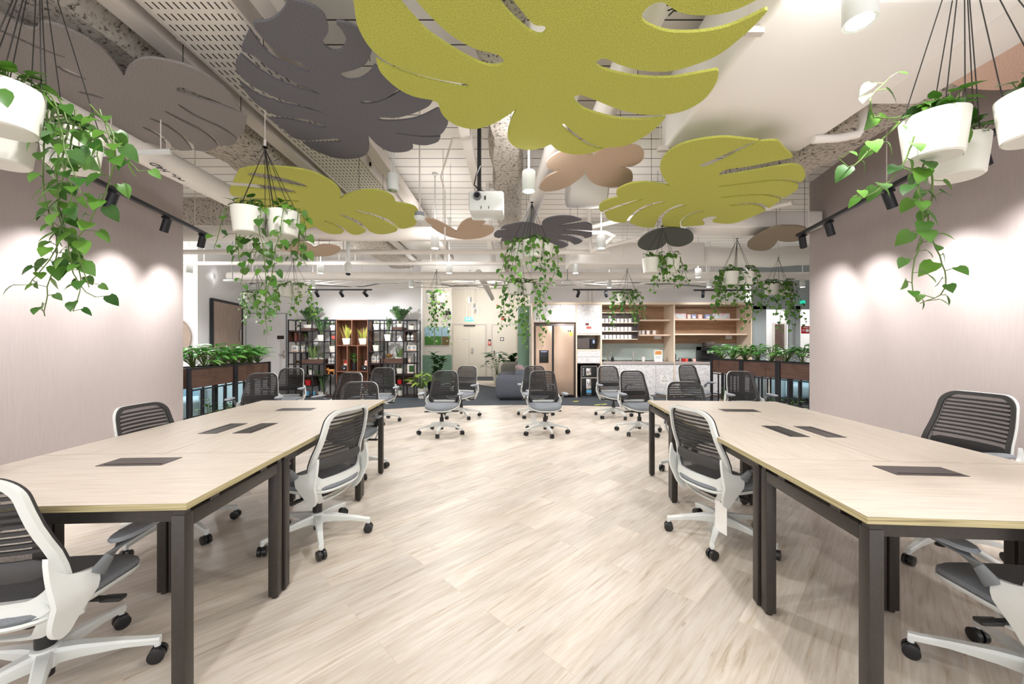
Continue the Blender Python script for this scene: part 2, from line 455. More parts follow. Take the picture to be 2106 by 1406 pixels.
# ------------------------------------------------------------------ room shell
def prism(mb, pts, z0, z1): return mb.plate([pts], z0, z1)
struct('floor', MB().box((-9, -2.5, -.1), (9.5, 16.5, 0)), 'floor')
# carpet inset: curved front edge seen behind the free chairs
cp = [P(x, y, 1040/(y-HY))[:2] for x, y in ((560, 832), (700, 838), (795, 841), (870, 836), (960, 833.5), (1060, 832.5), (1150, 833), (1235, 835), (1330, 838), (1460, 841))]
cp = [(x, y) for x, y in cp]
cp += [(8.5, 8.0), (8.5, 9.9), (.9, 9.9), (.9, 13.2), (.0, 13.0), (-.15, 11.1), (-1.6, 13.0), (-2.3, 13.0), (-2.3, 9.9), (-6.6, 9.9), (-6.6, 8.6)]
struct('floor_carpet', MB().plate([cp], .0, .008), 'carpet')
struct('floor_carpet_far', MB().plate([[(-2.3, 13.6), (1.2, 13.6), (1.2, 15.2), (-2.3, 15.2)]], .0, .008), 'carpet')
struct('ceiling', MB().box((-9, -2.5, 3.4), (9.5, 16.5, 3.5)), 'ceil')
# side walls of the meeting area, splayed like their light tracks
def splay(sx, cx, cy, back, t=.21):
    x_near = cx-(cy-back)*t
    pts = [(sx*cx, cy), (sx*x_near, back), (sx*8.0, back), (sx*8.0, cy)]
    mb = MB().plate([pts], 0, 3.4)
    return mb
struct('wall_left', splay(-1, 3.94, 4.66, .9), 'wallpink')
struct('wall_right', splay(1, 3.90, 5.10, .9), 'wallpink')
# far left corner of the office
WL = MB(); WL.plate([[(-8.6, 7.7), (-6.222, 7.7), (-6.694, 9.8), (-6.694, 9.95), (-8.6, 9.95)]], 0, 3.4); struct('wall_far_left', WL, 'wallwhite')
WB = MB(); WB.box((-6.694, 9.8, 0), (-2.29, 9.95, 3.4)); struct('wall_back_left', WB, 'wallwhite')
WC = MB(); WC.plate([[(-2.44, 9.951), (-2.30, 9.951), (-2.72, 11.6), (-2.87, 11.6)]], 0, 3.4); struct('wall_corridor_left', WC, 'wallwhite')
x0, x1 = P(868, 0, 11.6).x, P(928, 0, 11.6).x
struct('wall_corridor_stub', MB().box((-2.87, 11.6, .95), (x1, 11.75, 3.4)), 'wallcream')
struct('wall_corridor_stub_lower', MB().box((-2.87, 11.6, 0), (x1, 11.75, .95)), 'green')
struct('wall_corridor_return', MB().plate([[(x1-.12, 11.75), (x1, 11.75), (-2.36, 15.2), (-2.5, 15.2)]], 0, 3.4), 'wallcream')
struct('wall_corridor_end', MB().box((-2.6, 15.2, 0), (1.4, 15.35, 3.4)), 'wallcream')
struct('wall_corridor_right', MB().box((1.2, 10.1, 0), (1.35, 15.2, 3.4)), 'wallcream')
gp = MB(); gp.lathe([(.001, 0), (.17, 0), (.17, 2.3), (.001, 2.3)], (P(1078, 0, 10.5).x, 10.5, 0), 28, 1, 1); struct('column_green', gp, 'green', True)
struct('wall_back_right', MB().box((.45, 9.95, 0), (5.85, 10.1, 3.4)), 'wallwhite')
struct('wall_kitchen_bulkhead', MB().box((.45, 9.75, 2.29), (5.85, 9.95, 3.4)), 'wallwhite')
# glass partition on the right with the room beyond
gz = 9.35
fr = MB()
for a, b in ((1548, 1576), (1623, 1634), (1636, 1646), (1690, 1720)):
    fr.box((P(a, 0, gz).x, gz, 0), (P(b, 0, gz).x, gz+.08, 2.2))
fr.box((5.8, gz, 2.12), (8.4, gz+.08, 2.34))
struct('window_1', fr, 'frame')
hd = MB()
for a in (1617, 1629): hd.box((P(a, 0, gz).x, gz-.05, .9), (P(a+3, 0, gz).x, gz-.02, 1.75))
struct('window_1_handle', hd, 'chrome')
struct('window_1_glass', MB().box((5.8, gz+.035, 0), (8.4, gz+.045, 2.12)), 'glass')
struct('wall_glass_header', MB().box((5.8, gz+.01, 2.34), (8.6, gz+.09, 3.4)), 'frame')
struct('wall_far_right', MB().box((5.6, 12.2, 0), (9.4, 12.35, 3.4)), 'wallwhite')
struct('wall_far_right_side', MB().box((8.6, 5.1, 0), (8.75, 12.2, 3.4)), 'wallwhite')
lamp('downlight', 'POINT', (7.2, 10.9, 2.6), 60, size=.15); lamp('downlight', 'POINT', (-7.2, 6.0, 2.6), 30, size=.15)
lamp('downlight', 'POINT', (-1.7, 10.6, 2.45), 16, size=.1)  # added point light brightening the dim stub wall, in place of its black spotlights
lamp('downlight', 'POINT', (-.9, 13.4, 2.45), 45, size=.1)
def door(name, a, b, h, m, fm, label=None, leafs=1, fw=.05):
    """door in the vertical plane through floor points a, b (seen left to right)"""
    a = Vector((a[0], a[1], 0)); b = Vector((b[0], b[1], 0)); w = (b-a).length; ang = atan2(b.y-a.y, b.x-a.x)
    f = MB(); f.box((-fw, -.03, 0), (0, .02, h+fw)); f.box((w, -.03, 0), (w+fw, .02, h+fw)); f.box((0, -.03, h), (w, .02, h+fw))
    o = f.build(name, fm, None, False); o.location = a; o.rotation_euler = (0, 0, ang); o['kind'] = 'structure'
    for i in range(leafs):
        q = MB().box((w/leafs*i+.003, -.018, .008), (w/leafs*(i+1)-.003, .015, h-.004)).build('door_leaf', m, o, False)
    return o, w
d1, _ = door('door_1', P(434, 0, 8.18)[:2], P(493, 0, 9.45)[:2], 2.2, 'doorwood', 'black')
d1.location.x += .045; d1.location.y -= .02
MB().box((1.15, -.05, 1.35), (1.2, -.03, 1.62)).build('door_handle', 'chrome', d1)
d2, w2 = door('door_2', (P(507, 0, 9.79).x, 9.79), (P(589, 0, 9.79).x, 9.79), 2.05, 'wallwhite', 'armlight', leafs=2, fw=.012)
MB().cyl((w2-.14, -.07, 1.02), (w2-.03, -.07, 1.02), .012).cyl((w2-.05, -.07, 1.02), (w2-.05, -.02, 1.02), .02).box((w2-.07, -.03, .93), (w2-.03, -.018, 1.12)).build('door_handle', 'chrome', d2)
nb = MB().box((P(571, 0, 9.79).x, 9.765, 1.3-(697-HY)/F*9.79), (P(585, 0, 9.79).x, 9.772, 1.3-(690-HY)/F*9.79)).build('wall_switch', 'leg', None, False)
tag(nb, 'grey switch plate on the white double door left of the plant shelves', 'switch')
d3, w3 = door('door_3', (P(932, 0, 15.18).x, 15.18), (P(998, 0, 15.18).x, 15.18), 2.02, 'wallcream', 'steel', leafs=2, fw=.05)
MB().box((.72, -.05, .92), (.8, -.018, 1.14)).cyl((.70, -.07, .98), (.80, -.07, .98), .012).build('door_handle', 'chrome', d3)
MB().box((.42, -.06, 1.97), (.86, -.02, 2.02)).build('door_closer', 'leg', d3)
MB().box((.30, -.025, 1.42), (.62, -.018, 1.50)).build('door_plate', 'paper', d3, False)
text('FIRE DOOR', .045, (.46, -.027, 1.46), (pi/2, 0, 0), 'ink', d3)
d4, w4 = door('door_4', (P(1013, 0, 15.18).x, 15.18), (P(1062, 0, 15.18).x, 15.18), 2.02, 'wallcream', 'steel', fw=.04)
MB().box((.05, -.03, .90), (.09, -.018, 1.02)).build('door_handle', 'leg', d4)
MB().box((.30, -.025, 1.40), (.44, -.018, 1.54)).build('door_plate', 'fridgedark', d4, False)
MB().lathe([(.035, 0), (.05, 0), (.05, .002), (.035, .002)], (0, 0, 0), 20).build('door_symbol', 'winkp', d4).matrix_local = Matrix.Translation((.37, -.027, 1.47)) @ Matrix.Rotation(pi/2, 4, 'X')
for i, (a, b) in enumerate(((1592, 1612), (1637, 1652))):
    dd, w = door('door_%d' % (5+i), (P(a, 0, 12.18).x, 12.18), (P(b, 0, 12.18).x+.3*i, 12.18), 1.9, 'doorwood' if i else 'walnut', 'steel')
rd = MB().lathe([(.001, 0), (.40, 0), (.40, .03), (.001, .03)], (0, 0, 0), 48).build('round_panel', 'doorwood', None)
rd.matrix_world = Matrix.Translation((P(352, 0, 7.68).x, 7.69, 1.3+12/F*7.7)) @ Matrix.Rotation(pi/2, 4, 'X')
tag(rd, 'round wooden wall panel beyond the end of the left pink wall', 'wall panel')

# ------------------------------------------------------------------ desks
def make_desk(name, label, L, D, gm, loc, rz, flap):
    """desk centred on local origin, length L along x, depth D along y"""
    t = thing(name, label, 'desk', (loc[0], loc[1], 0), rz, 'oak desks of the two long tables')
    top = MB(); g_ = .0015
    top.box((-L/2+g_, -D/2+g_, .711), (L/2-g_, D/2-g_, .735))
    top.mi = [1, 0, 1, 1, 1, 1]; top.f = [top.f[1], top.f[0]]+top.f[2:]; top.mi = [0, 0, 1, 1, 1, 1]
    top.build('desktop', [gm, 'ply'], t, False)
    s = .046
    for sx in (-1, 1):
        for sy in (-1, 1):
            x = sx*(L/2-.012-s/2); y = sy*(D/2-.006-s/2)
            MB().box((x-s/2, y-s/2, .012), (x+s/2, y+s/2, .69), ch=.003).cyl((x, y, 0), (x, y, .012), .016).build('leg', 'leg', t)
        x = sx*(L/2-.012-s/2)
        r = MB().box((x-s/2, -D/2+.052, .638), (x+s/2, D/2-.052, .69), ch=.002)
        for q in (-.25, .25): r.box((x-.02, q*D-.025, .69), (x+.02, q*D+.025, .711))
        r.box((x-.02, -D/2+.01, .69), (x+.02, -D/2+.04, .711)); r.box((x-.02, D/2-.04, .69), (x+.02, D/2-.01, .711))
        r.build('side_rail', 'leg', t)
    for sy in (-1, 1):
        y = sy*(D/2-.07)
        MB().box((-L/2+.06, y-.02, .65), (L/2-.06, y+.02, .709)).build('under_beam', 'leg', t)
    fx, fy, fw, fd, lip = flap
    MB().box((fx-fw/2, fy-fd/2, .7345), (fx+fw/2, fy+fd/2, .737)).build('cable_flap', 'flap', t, False)
    MB().box((fx-fw/2+.02, fy+lip*(fd/2-.022)-.004, .7368), (fx+fw/2-.012, fy+lip*(fd/2-.022)+.004, .7376)).build('flap_slot', 'flaphole', t, False)
    return t
def table(side, ox, oy, rz, W, parts, nm):
    fw = Vector((-sin(rz), cos(rz))); out = Vector((cos(rz), sin(rz)))*side
    o = Vector((ox, oy)); d = 0
    l0, l1, l2 = parts
    def at(a, b): q = o+fw*a+out*b; return (q.x, q.y)
    make_desk('desk', 'pale oak desk across the near end of the %s table, closest to the camera' % nm, W, l0, 'deskx', at(l0/2, W/2), rz, (0, l0/2-.14, .29, .125, -1))
    ia = 'aisle side' ; oa = 'wall side'
    for b, lb in ((W*.25, ia), (W*.75, oa)):
        sgn = side*(-1 if b > W*.5 else 1)   # toward the middle seam in x
        # desk's local x runs along fw -> rotate by 90
        fy = -.105*1
        toward = (1 if b < W*.5 else -1)*side
        # local y of a desk turned +90deg points to -x world
        make_desk('desk', 'pale oak desk on the %s of the %s table, between its end desks' % (lb, nm), l1, W/2, 'deskx', at(l0+l1/2, b), rz+pi/2, (-.02, -toward*(W/4-.105), .31, .115, toward))
    make_desk('desk', 'pale oak desk across the far end of the %s table, nearest the back wall' % nm, W, l2, 'deskx', at(l0+l1+l2/2, W/2), rz, (0, -l2/2+.10, .29, .12, 1))
table(-1, -1.150, 1.374, .050, 1.20, (.655, 1.235, .66), 'left')
table(1, 1.158, 1.268, -.0725, 1.22, (.640, 1.32, .65), 'right')

# ------------------------------------------------------------------ office chairs
def rtrap(z0, z1, w0, w1, rb, rt, k=8, m=6):
    """closed loop (x,z) rounded trapezoid, w at bottom/top; same count always"""
    cs = [(w1, z1, rt), (w0, z0, rb), (-w0, z0, rb), (-w1, z1, rt)]
    n = 4; arcs = []
    for i in range(n):
        p = Vector(cs[i][:2]); a = Vector(cs[i-1][:2]); b = Vector(cs[(i+1) % n][:2]); r = cs[i][2]
        da = (a-p).normalized(); db = (b-p).normalized(); ang = da.angle(db)/2
        t = r/math.tan(ang); t = min(t, (a-p).length*.49, (b-p).length*.49); rr = t*math.tan(ang)
        p0 = p+da*t; p1 = p+db*t; c = p+(da+db).normalized()*(rr/sin(ang))
        seg = []
        a0 = atan2(*(p0-c).yx); a1 = atan2(*(p1-c).yx); d = (a1-a0+pi) % (2*pi)-pi
        for j in range(k+1): q = a0+d*j/k; seg.append(c+Vector((cos(q), sin(q)))*rr)
        arcs.append(seg)
    out = []
    for i in range(n):
        out += arcs[i]; nx = arcs[(i+1) % n][0]; la = arcs[i][-1]
        for j in range(1, m): out.append(la.lerp(nx, j/m))
    return out
def back_y(x, z):
    if z >= .42:
        t = (z-.42)/.465; y = -.215-.075*t**1.3+.030*exp(-((t-.30)/.22)**2)
    else:
        t = (.42-z)/.15; y = -.215+.030*exp(-((.30)/.22)**2)+.105*t**1.6
    return y+.95*x*x+ (1.6*max(0, abs(x)-.19)**1.2 if z < .5 else 0)*max(0, min(1, (.52-z)/.1))
def ring(mb, outer, inner, off, th):
    n = len(outer); vs = []
    for d in (off-th/2, off+th/2):
        for lp in (outer, inner):
            for p in lp: vs.append((p.x, back_y(p.x, p.y)+d, p.y))
    fs = []
    for i in range(n):
        j = (i+1) % n; O0, I0, O1, I1 = 0, n, 2*n, 3*n
        fs += [(O0+i, O0+j, I0+j, I0+i), (O1+j, O1+i, I1+i, I1+j), (O0+j, O0+i, O1+i, O1+j), (I0+i, I0+j, I1+j, I1+i)]
    mb.add(vs, fs)
def make_chair(label, lift=0.0, tagged=False):
    t = thing('office_chair', label, 'office chair', (0, 0, 0), 0, 'mesh back office chairs')
    L = lift
    up = lambda mb: setattr(mb, 'v', [(x, y, z+L) for x, y, z in mb.v]) or mb
    fr = MB()
    ring(fr, rtrap(.385, .885, .243, .182, .10, .085), rtrap(.452, .868, .208, .162, .075, .075), -.006, .018)
    ring(fr, rtrap(.272, .455, .115, .246, .07, .05), rtrap(.300, .405, .098, .190, .045, .04), -.004, .020)
    for s in (-1, 1):   # shoulder that carries the armrest
        sh_ = [(p.x, p.y) for p in spl('-.218,.60 -.196,.545 -.150,.512 -.082,.500* -.090,.43 -.115,.35 -.125,.30 -.150,.290 -.185,.33 -.205,.40 -.222,.50', 3)]
        for q in (0, 1):
            fr.plate([sh_], -.011, .011, lambda u_, v_, w_: (s*(.240-.42*max(0, .44-v_)-.14*max(0, v_-.44)+.16*max(0, u_+.20)+w_*(1 if q else .8)), u_+.002*q, v_))
            break
        pts = [(s*.10, -.075, .295), (s*.13, -.02, .30), (s*.10, .03, .325)]
        fr.tube(pts, [.028, .024, .02], 10, .5, up=(0, 0, 1))
    up(fr).build('back_frame', 'white', t, True, True)
    net = MB(); lp = rtrap(.397, .880, .237, .178, .096, .083)
    # net panel as nested loops
    zc = .64; n = len(lp); vs = []; ks = (1, .82, .6, .38, .16)
    for k in ks:
        for p in lp:
            x = p.x*k; z = zc+(p.y-zc)*k; vs.append((x, back_y(x, z)+.006, z))
    vs.append((0, back_y(0, zc)+.006, zc)); fs = []
    for r in range(len(ks)-1):
        for i in range(n): j = (i+1) % n; fs.append((r*n+i, r*n+j, (r+1)*n+j, (r+1)*n+i))
    r = len(ks)-1
    for i in range(n): fs.append((r*n+i, r*n+(i+1) % n, len(vs)-1))
    net.add(vs, fs); up(net).build('back_net', 'net', t)
    rim = MB(); ring(rim, rtrap(.392, .8835, .2405, .1805, .098, .084), rtrap(.425, .862, .212, .160, .08, .07), .010, .010)
    up(rim).build('net_border', 'slat', t, True, True)
    sl = MB()
    for i in range(10):
        z = .615+i*.0245; w = .205-(z-.45)*.135
        rows = 12; vs = []
        for q in range(rows+1):
            x = -w+2*w*q/rows; y = back_y(x, z)+.006
            vs += [(x, y-.006, z-.0055), (x, y+.006, z-.0055), (x, y+.006, z+.0055), (x, y-.006, z+.0055)]
        fs = [(a*4+b, a*4+(b+1) % 4, a*4+4+(b+1) % 4, a*4+4+b) for a in range(rows) for b in range(4)]
        sl.add(vs, fs)
    up(sl).build('back_slats', 'slat', t, False, True)
    lu = MB(); rows = 12; vs = []
    for q in range(rows+1):
        x = -.185+.37*q/rows; h = .036-(.012 if abs(x) > .17 else 0)
        for a in range(10):
            an = 2*pi*a/10; zz = .553+sin(an)*h; vs.append((x, back_y(x, .55)-.012+cos(an)*.014, zz))
    fs = [(a*10+b, a*10+(b+1) % 10, a*10+10+(b+1) % 10, a*10+10+b) for a in range(rows) for b in range(10)]
    fs += [tuple(range(9, -1, -1)), tuple(range(rows*10, rows*10+10))]
    lu.add(vs, fs); up(lu).build('lumbar_pad', 'lumbar', t, True, True)
    zf = lambda x, y: -.028*max(0, y/.22)**2.5+.010*(abs(x)/.23)**3
    se = MB().lathe([(.90, .374), (.97, .382), (1.0, .395), (.985, .408), (.93, .418), (.80, .424), (.5, .426), (.2, .425), (.01, .425)], (0, 0, 0), 44, .232, .228, 2.9, zf=zf)
    so = up(se).build('seat', 'seat', t)
    sh = MB().lathe([(.25, .338), (.75, .348), (.97, .364), (1.012, .376), (1.0, .384), (.9, .380)], (0, 0, 0), 44, .232, .228, 2.9, zf=zf)
    up(sh).build('seat_shell', 'white', so)
    for s in (-1, 1):
        st = MB().tube([(s*.262, -.095, .480), (s*.274, -.062, .525), (s*.282, -.02, .552), (s*.284, .06, .560), (s*.284, .12, .560)], [.026, .024, .024, .024, .018], 12, .42, up=(1, 0, 0) if False else (0, 1, 1))
        so_ = up(st).build('armrest', 'armgrey', t, True, True)
        pd = MB().lathe([(.6, .566), (.95, .570), (1, .578), (.93, .586), (.5, .589), (.01, .590)], (s*.284, .055, 0), 28, .042, .125, 2.4)
        up(pd).build('arm_pad', 'armlight', so_)
    me = MB().box((-.075, -.12, .305), (.075, .10, .352), ch=.012).box((-.05, -.05, .285), (.05, .05, .31), ch=.008)
    up(me).build('mechanism', 'blackpl', t)
    for s in (-1, 1):
        lv = MB().cyl((s*.07, .03*s, .318), (s*.235, .03*s, .312), .011, .011, 10).box((s*.17, .03*s-.018, .306), (s*.245, .03*s+.018, .322), ch=.005)
        up(lv).build('lever', 'blackpl', t)
    gas = MB().cyl((0, 0, .055), (0, 0, .17), .024).cyl((0, 0, .17), (0, 0, .23), .030).cyl((0, 0, .23), (0, 0, .31+L), .018)
    gas.build('gas_cylinder', 'blackpl', t)
    ba = MB(); ba.lathe([(.026, .085), (.038, .090), (.045, .125), (.040, .165), (.026, .17)], (0, 0, 0), 20)
    R_ = .325
    for k in range(5):
        a = 2*pi*k/5; d = Vector((cos(a), sin(a), 0)); s_ = Vector((-sin(a), cos(a), 0)); secs = []
        for r, zt, zb, w in ((.02, .160, .100, .026), (.10, .150, .103, .023), (.22, .124, .094, .018), (.30, .104, .078, .0155), (.335, .098, .068, .0145)):
            secs.append((r, zt, zb, w))
        vs = []
        for r, zt, zb, w in secs:
            for x, z in ((-1, .75), (-.7, 1), (.7, 1), (1, .75), (.8, 0), (-.8, 0)):
                vs.append(d*r+s_*(w*x)+Vector((0, 0, zb+(zt-zb)*z)))
        fs = [(i*6+j, i*6+(j+1) % 6, i*6+6+(j+1) % 6, i*6+6+j) for i in range(4) for j in range(6)]+[(5, 4, 3, 2, 1, 0), tuple(range(24, 30))]
        ba.add(vs, fs)
        ba.cyl(d*R_+Vector((0, 0, .052)), d*R_+Vector((0, 0, .08)), .010, .013, 10)
    bo = ba.build('star_base', 'white', t, True, True); bo['spin'] = 0
    for k in range(5):
        a = 2*pi*k/5; d = Vector((cos(a), sin(a), 0)); s_ = Vector((-sin(a), cos(a), 0)); 
        w_ = (s_*cos(.7*k)+d*sin(.7*k)).normalized(); c = d*R_+Vector((0, 0, .029))
        cs = MB()
        for q in (-1, 1):
            cs.cyl(c+w_*q*.006, c+w_*q*.024, .029, .029, 20); cs.cyl(c+w_*q*.024, c+w_*q*.026, .029, .022, 20)
        cs.cyl(c-w_*.006, c+w_*.006, .017, .017, 12); cs.cyl(c+Vector((0, 0, .01)), c+Vector((0, 0, .040)), .011, .011, 10)
        cs.build('caster', 'blackpl', t)
    if tagged:
        tg = MB().box((.10, -.145, .12), (.19, -.142, .31)); o = tg.build('care_tag', 'paper', t, False)
        MB().box((.142, -.146, .305), (.144, -.144, .36)).build('tag_string', 'cord', o, False)
    return t
proto = make_chair('x')
proto_up = make_chair('x', .11, True)
proto_tag = make_chair('x', 0, True)
used = set()
def chair(x, y, deg, spin, label, pr=None, lift=False):
    """deg: heading of the sitter (90 = facing -x); spin: heading of one star-base leg in world degrees"""
    pr = pr or proto
    if pr.name not in used:
        used.add(pr.name); o = pr; o.location = (x, y, 0); o.rotation_euler = (0, 0, radians(deg)); o['label'] = label
    else: o = dup(pr, (x, y, 0), radians(deg), label)
    for ch in o.children:
        if ch.name.split('.')[0] in ('star_base', 'caster'): ch.rotation_euler = (0, 0, radians(spin-deg))
    return o
chair(-1.75, 1.46, 5, 25, 'office chair at bottom left, back to the camera, at the near end of the table')
chair(-1.31, 2.62, 72, 12, 'white framed chair on the aisle side of the left table, back turned to the aisle')
chair(-2.28, 2.66, -90, -25, 'office chair between the left table and the left pink wall')
chair(-1.62, 3.95, 184, -50, 'office chair tucked under the far end of the left table')
chair(-3.42, 5.20, 196, 20, 'office chair beside the left planter box, partly hiding the planter')
chair(-3.68, 6.30, 186, 0, 'office chair beyond the far end of the left planter box, before the white double door')
chair(-2.36, 5.30, 165, 0, 'office chair behind the left table, left one of the pair before the wooden cabinet')
chair(-2.20, 6.45, 184, 10, 'office chair behind the left table, right one of the pair before the wooden cabinet')
chair(-1.02, 5.65, 178, -90, 'free standing office chair in the open floor, nearest to the left table')
chair(-.90, 6.90, 160, -60, 'office chair half hidden behind the free standing chair left of the sofa')
chair(.48, 5.65, 184, -78, 'free standing office chair with a hanging tag, in front of the sofa and fridge', proto_tag)
chair(.42, 6.95, 182, -130, 'office chair half hidden behind the tagged chair in front of the sofa')
chair(1.80, 6.90, 190, -140, 'office chair in front of the water dispenser')
chair(1.86, 5.68, 188, -62, 'office chair beyond the far inner corner of the right table, before the marble counter')
chair(3.42, 7.25, 192, 0, 'office chair in front of the second counter bay, near the right planter')
chair(3.38, 5.55, 176, 30, 'office chair with dark back in front of the right planter box')
chair(1.86, 3.96, 178, -40, 'office chair tucked under the far end of the right table')
chair(1.40, 2.61, -73, 162, 'white framed office chair with a hanging tag on the aisle side of the right table', proto_tag)
chair(2.64, 2.40, 94, 200, 'raised office chair between the right table and the right pink wall', proto_up)
chair(1.90, 1.40, -3, 138, 'office chair at bottom right, back to the camera, at the near end of the table')
# ------------------------------------------------------------------ ceiling services
def run(name, label, pts, r, m='pipe', n=14, cat='pipe'):
    return tag(MB().tube(pts, r, n).build(name, m), label, cat)
def arc(p0, p1, sag, n=10):
    p0 = Vector(p0); p1 = Vector(p1)
    return [p0.lerp(p1, i/n)-Vector((0, 0, sag*4*(i/n)*(1-i/n))) for i in range(n+1)]
# crosswise pipes at the far end of the open area
pl = MB().tube([(-5.6, 5.15, 2.75), (.55, 5.15, 2.75)], .095, 20)
for x in (-4.6, -2.4, -.6): pl.lathe([(.10, -.02), (.104, -.02), (.104, .02), (.10, .02)], (x, 5.15, 2.75), 20)
o = tag(MB().tube([(-5.6, 5.15, 2.75), (.55, 5.15, 2.75)], .095, 20).build('main_pipe', 'pipe'), 'thick white pipe crossing left of centre, nearest of the crosswise ceiling pipes', 'pipe')
MB().box((-1.95, 5.10, 2.83), (-1.90, 5.2, 3.4)).build('pipe_hanger', 'pipe', o, False)
MB().box((-.35, 5.10, 2.83), (-.30, 5.2, 3.4)).build('pipe_hanger', 'pipe', o, False)
for y, z, r, xa, xb, lb in ((6.0, 2.71, .036, -5.8, 1.5, 'thin white pipe behind the thick one, crossing below the ceiling'),
                        (6.95, 2.73, .034, -6.0, 5.9, 'thin white pipe, farther of the two thin crosswise ceiling pipes'),
                        (8.10, 2.70, .085, -5.9, 6.2, 'thick white pipe farthest back, crossing the whole ceiling')):
    o = run('cross_pipe', lb, [(xa, y, z), (xb, y, z)], r)
    for k in range(int((xb-xa)/1.35)): MB().box((xa+.5+k*1.35-.006, y-.006, z+r), (xa+.5+k*1.35+.006, y+.006, 3.4)).build('hanger_rod', 'pipe', o, False)
run('branch_pipe', 'white pipe dropping on a slant near the centre toward the corridor', [(-.72, 8.35, 2.82), (-.66, 9.6, 2.74), (-.58, 11.2, 2.60)], .075)
run('branch_pipe', 'short white pipe stub hanging below the rear thick pipe', [(.0, 8.6, 3.2), (.0, 8.6, 2.62)], .075)
run('vertical_pipe', 'white vertical pipe above the marble cabinets', [(1.92, 9.6, 2.29), (1.92, 9.6, 3.4)], .018)
run('vertical_pipe', 'second white vertical pipe beside the first above the marble cabinets', [(2.02, 9.6, 2.29), (2.02, 9.6, 3.4)], .018)
random.seed(5)
for k in range(7):
    y = 8.5+.12*k; z = 2.63+.03*(k % 3)
    pts = []
    for i in range(30):
        x = -6.0+i*.42; pts.append((x, y+.12*sin(i*.7+k), z+.035*sin(i*.9+k*1.7)+.02*sin(i*2.3+k)))
    tag(MB().tube(pts, .009 if k % 2 else .013, 6).build('cable', 'pipe' if k != 4 else 'armgrey'), 'long cable sagging across the ceiling above the back wall', 'cable', 'cables strung across the rear ceiling')
# lengthwise items
o = run('main_pipe', 'large cream pipe running beside the left pink wall', [(-2.84, .9, 2.78), (-2.84, 2.3, 2.78), (-2.84, 4.9, 2.78)], .10, n=20)
text('A/C FAD', .09, (-2.79, 3.15, 2.685), (pi, 0, radians(-80)), 'ink', o)
bm_ = MB(); random.seed(3)
def lumpy(name, label, x0, x1, y0, y1, z0, z1, seed):
    mb = MB(); random.seed(seed); ny = int((y1-y0)/.12); nc = 14; vs = []
    for i in range(ny+1):
        y = y0+(y1-y0)*i/ny; jx = .015*sin(i*1.1+seed)+random.uniform(-.01, .01)
        for j in range(nc):
            a = 2*pi*j/nc; e = 5; ca, sa = cos(a), sin(a); q = (abs(ca)**e+abs(sa)**e)**(-1/e)
            rr = 1+random.uniform(-.04, .04)
            vs.append(((x0+x1)/2+jx+ca*q*rr*(x1-x0)/2, y, (z0+z1)/2+sa*q*rr*(z1-z0)/2))
    fs = [(i*nc+j, i*nc+(j+1) % nc, (i+1)*nc+(j+1) % nc, (i+1)*nc+j) for i in range(ny) for j in range(nc)]+[tuple(range(nc-1, -1, -1)), tuple(range(ny*nc, ny*nc+nc))]
    mb.add(vs, fs); return tag(mb.build(name, 'rough', None, True, True), label, 'ceiling beam')
lumpy('sprayed_beam', 'speckled sprayed ceiling beam on the centre line behind the projector', -.20, .10, 1.2, 9.4, 3.0, 3.42, 1)
lumpy('sprayed_beam', 'wide rough sprayed ceiling beam above the warm grey felt leaf at left', -2.75, -2.15, -.5, 8.6, 2.96, 3.42, 2)
lumpy('sprayed_beam', 'rough sprayed ceiling beam at right beyond the wrapped duct', 2.45, 2.95, -.5, 5.6, 2.93, 3.42, 4)
lumpy('sprayed_beam', 'rough sprayed crosswise beam at the far left of the ceiling', -6.0, -2.9, 5.6, 6.2, 3.0, 3.42, 6)
# perforated tray with its two side flanges, and strut channels
t = thing('cable_tray', 'wide perforated metal tray running lengthwise above the charcoal felt leaf', 'cable tray', (0, 0, 3.02))
MB().box((-1.86, -.5, 0), (-1.42, 8.0, .012)).build('tray_floor', 'perf', t, False)
MB().box((-1.88, -.5, -.01), (-1.86, 8.0, .12)).box((-1.42, -.5, -.01), (-1.40, 8.0, .12)).build('tray_flange', 'steel', t, False)
mb = MB()
for y in (0.6, 2.2, 3.8, 5.4, 7.0): mb.box((-1.90, y, .012), (-1.38, y+.04, .05)); mb.box((-1.90, y, .0), (-1.885, y+.015, .38)); mb.box((-1.395, y, .0), (-1.38, y+.015, .38))
mb.build('tray_bracket', 'steel', t, False)
for xa, xb, lb in ((-2.06, -1.95, 'flat steel channel running lengthwise just left of the perforated tray'), (-1.30, -1.20, 'flat steel channel running lengthwise just right of the perforated tray')):
    tag(MB().box((xa, -.5, 3.0), (xb, 8.0, 3.10)).build('steel_channel', 'steel', None, False), lb, 'steel channel')
tag(MB().box((-.42, 2.4, 2.98), (-.34, 8.0, 3.06)).build('steel_channel', 'pipe', None, False), 'white steel channel running lengthwise above the projector', 'steel channel')
t = thing('light_rail', 'short white slotted rail hanging at left below the cream pipe', 'rail', (0, 0, 0))
a = P(206, 316, 2.55); b = P(352, 312, 2.62)
MB().tube([a, b], .018, 4).build('rail_bar', 'white', t); MB().tube([a.lerp(b, .15), a.lerp(b, .15)+Vector((0, 0, 3.4-a.z))], .004, 5).tube([a.lerp(b, .85), a.lerp(b, .85)+Vector((0, 0, 3.4-a.z))], .004, 5).build('rail_wire', 'steel', t)
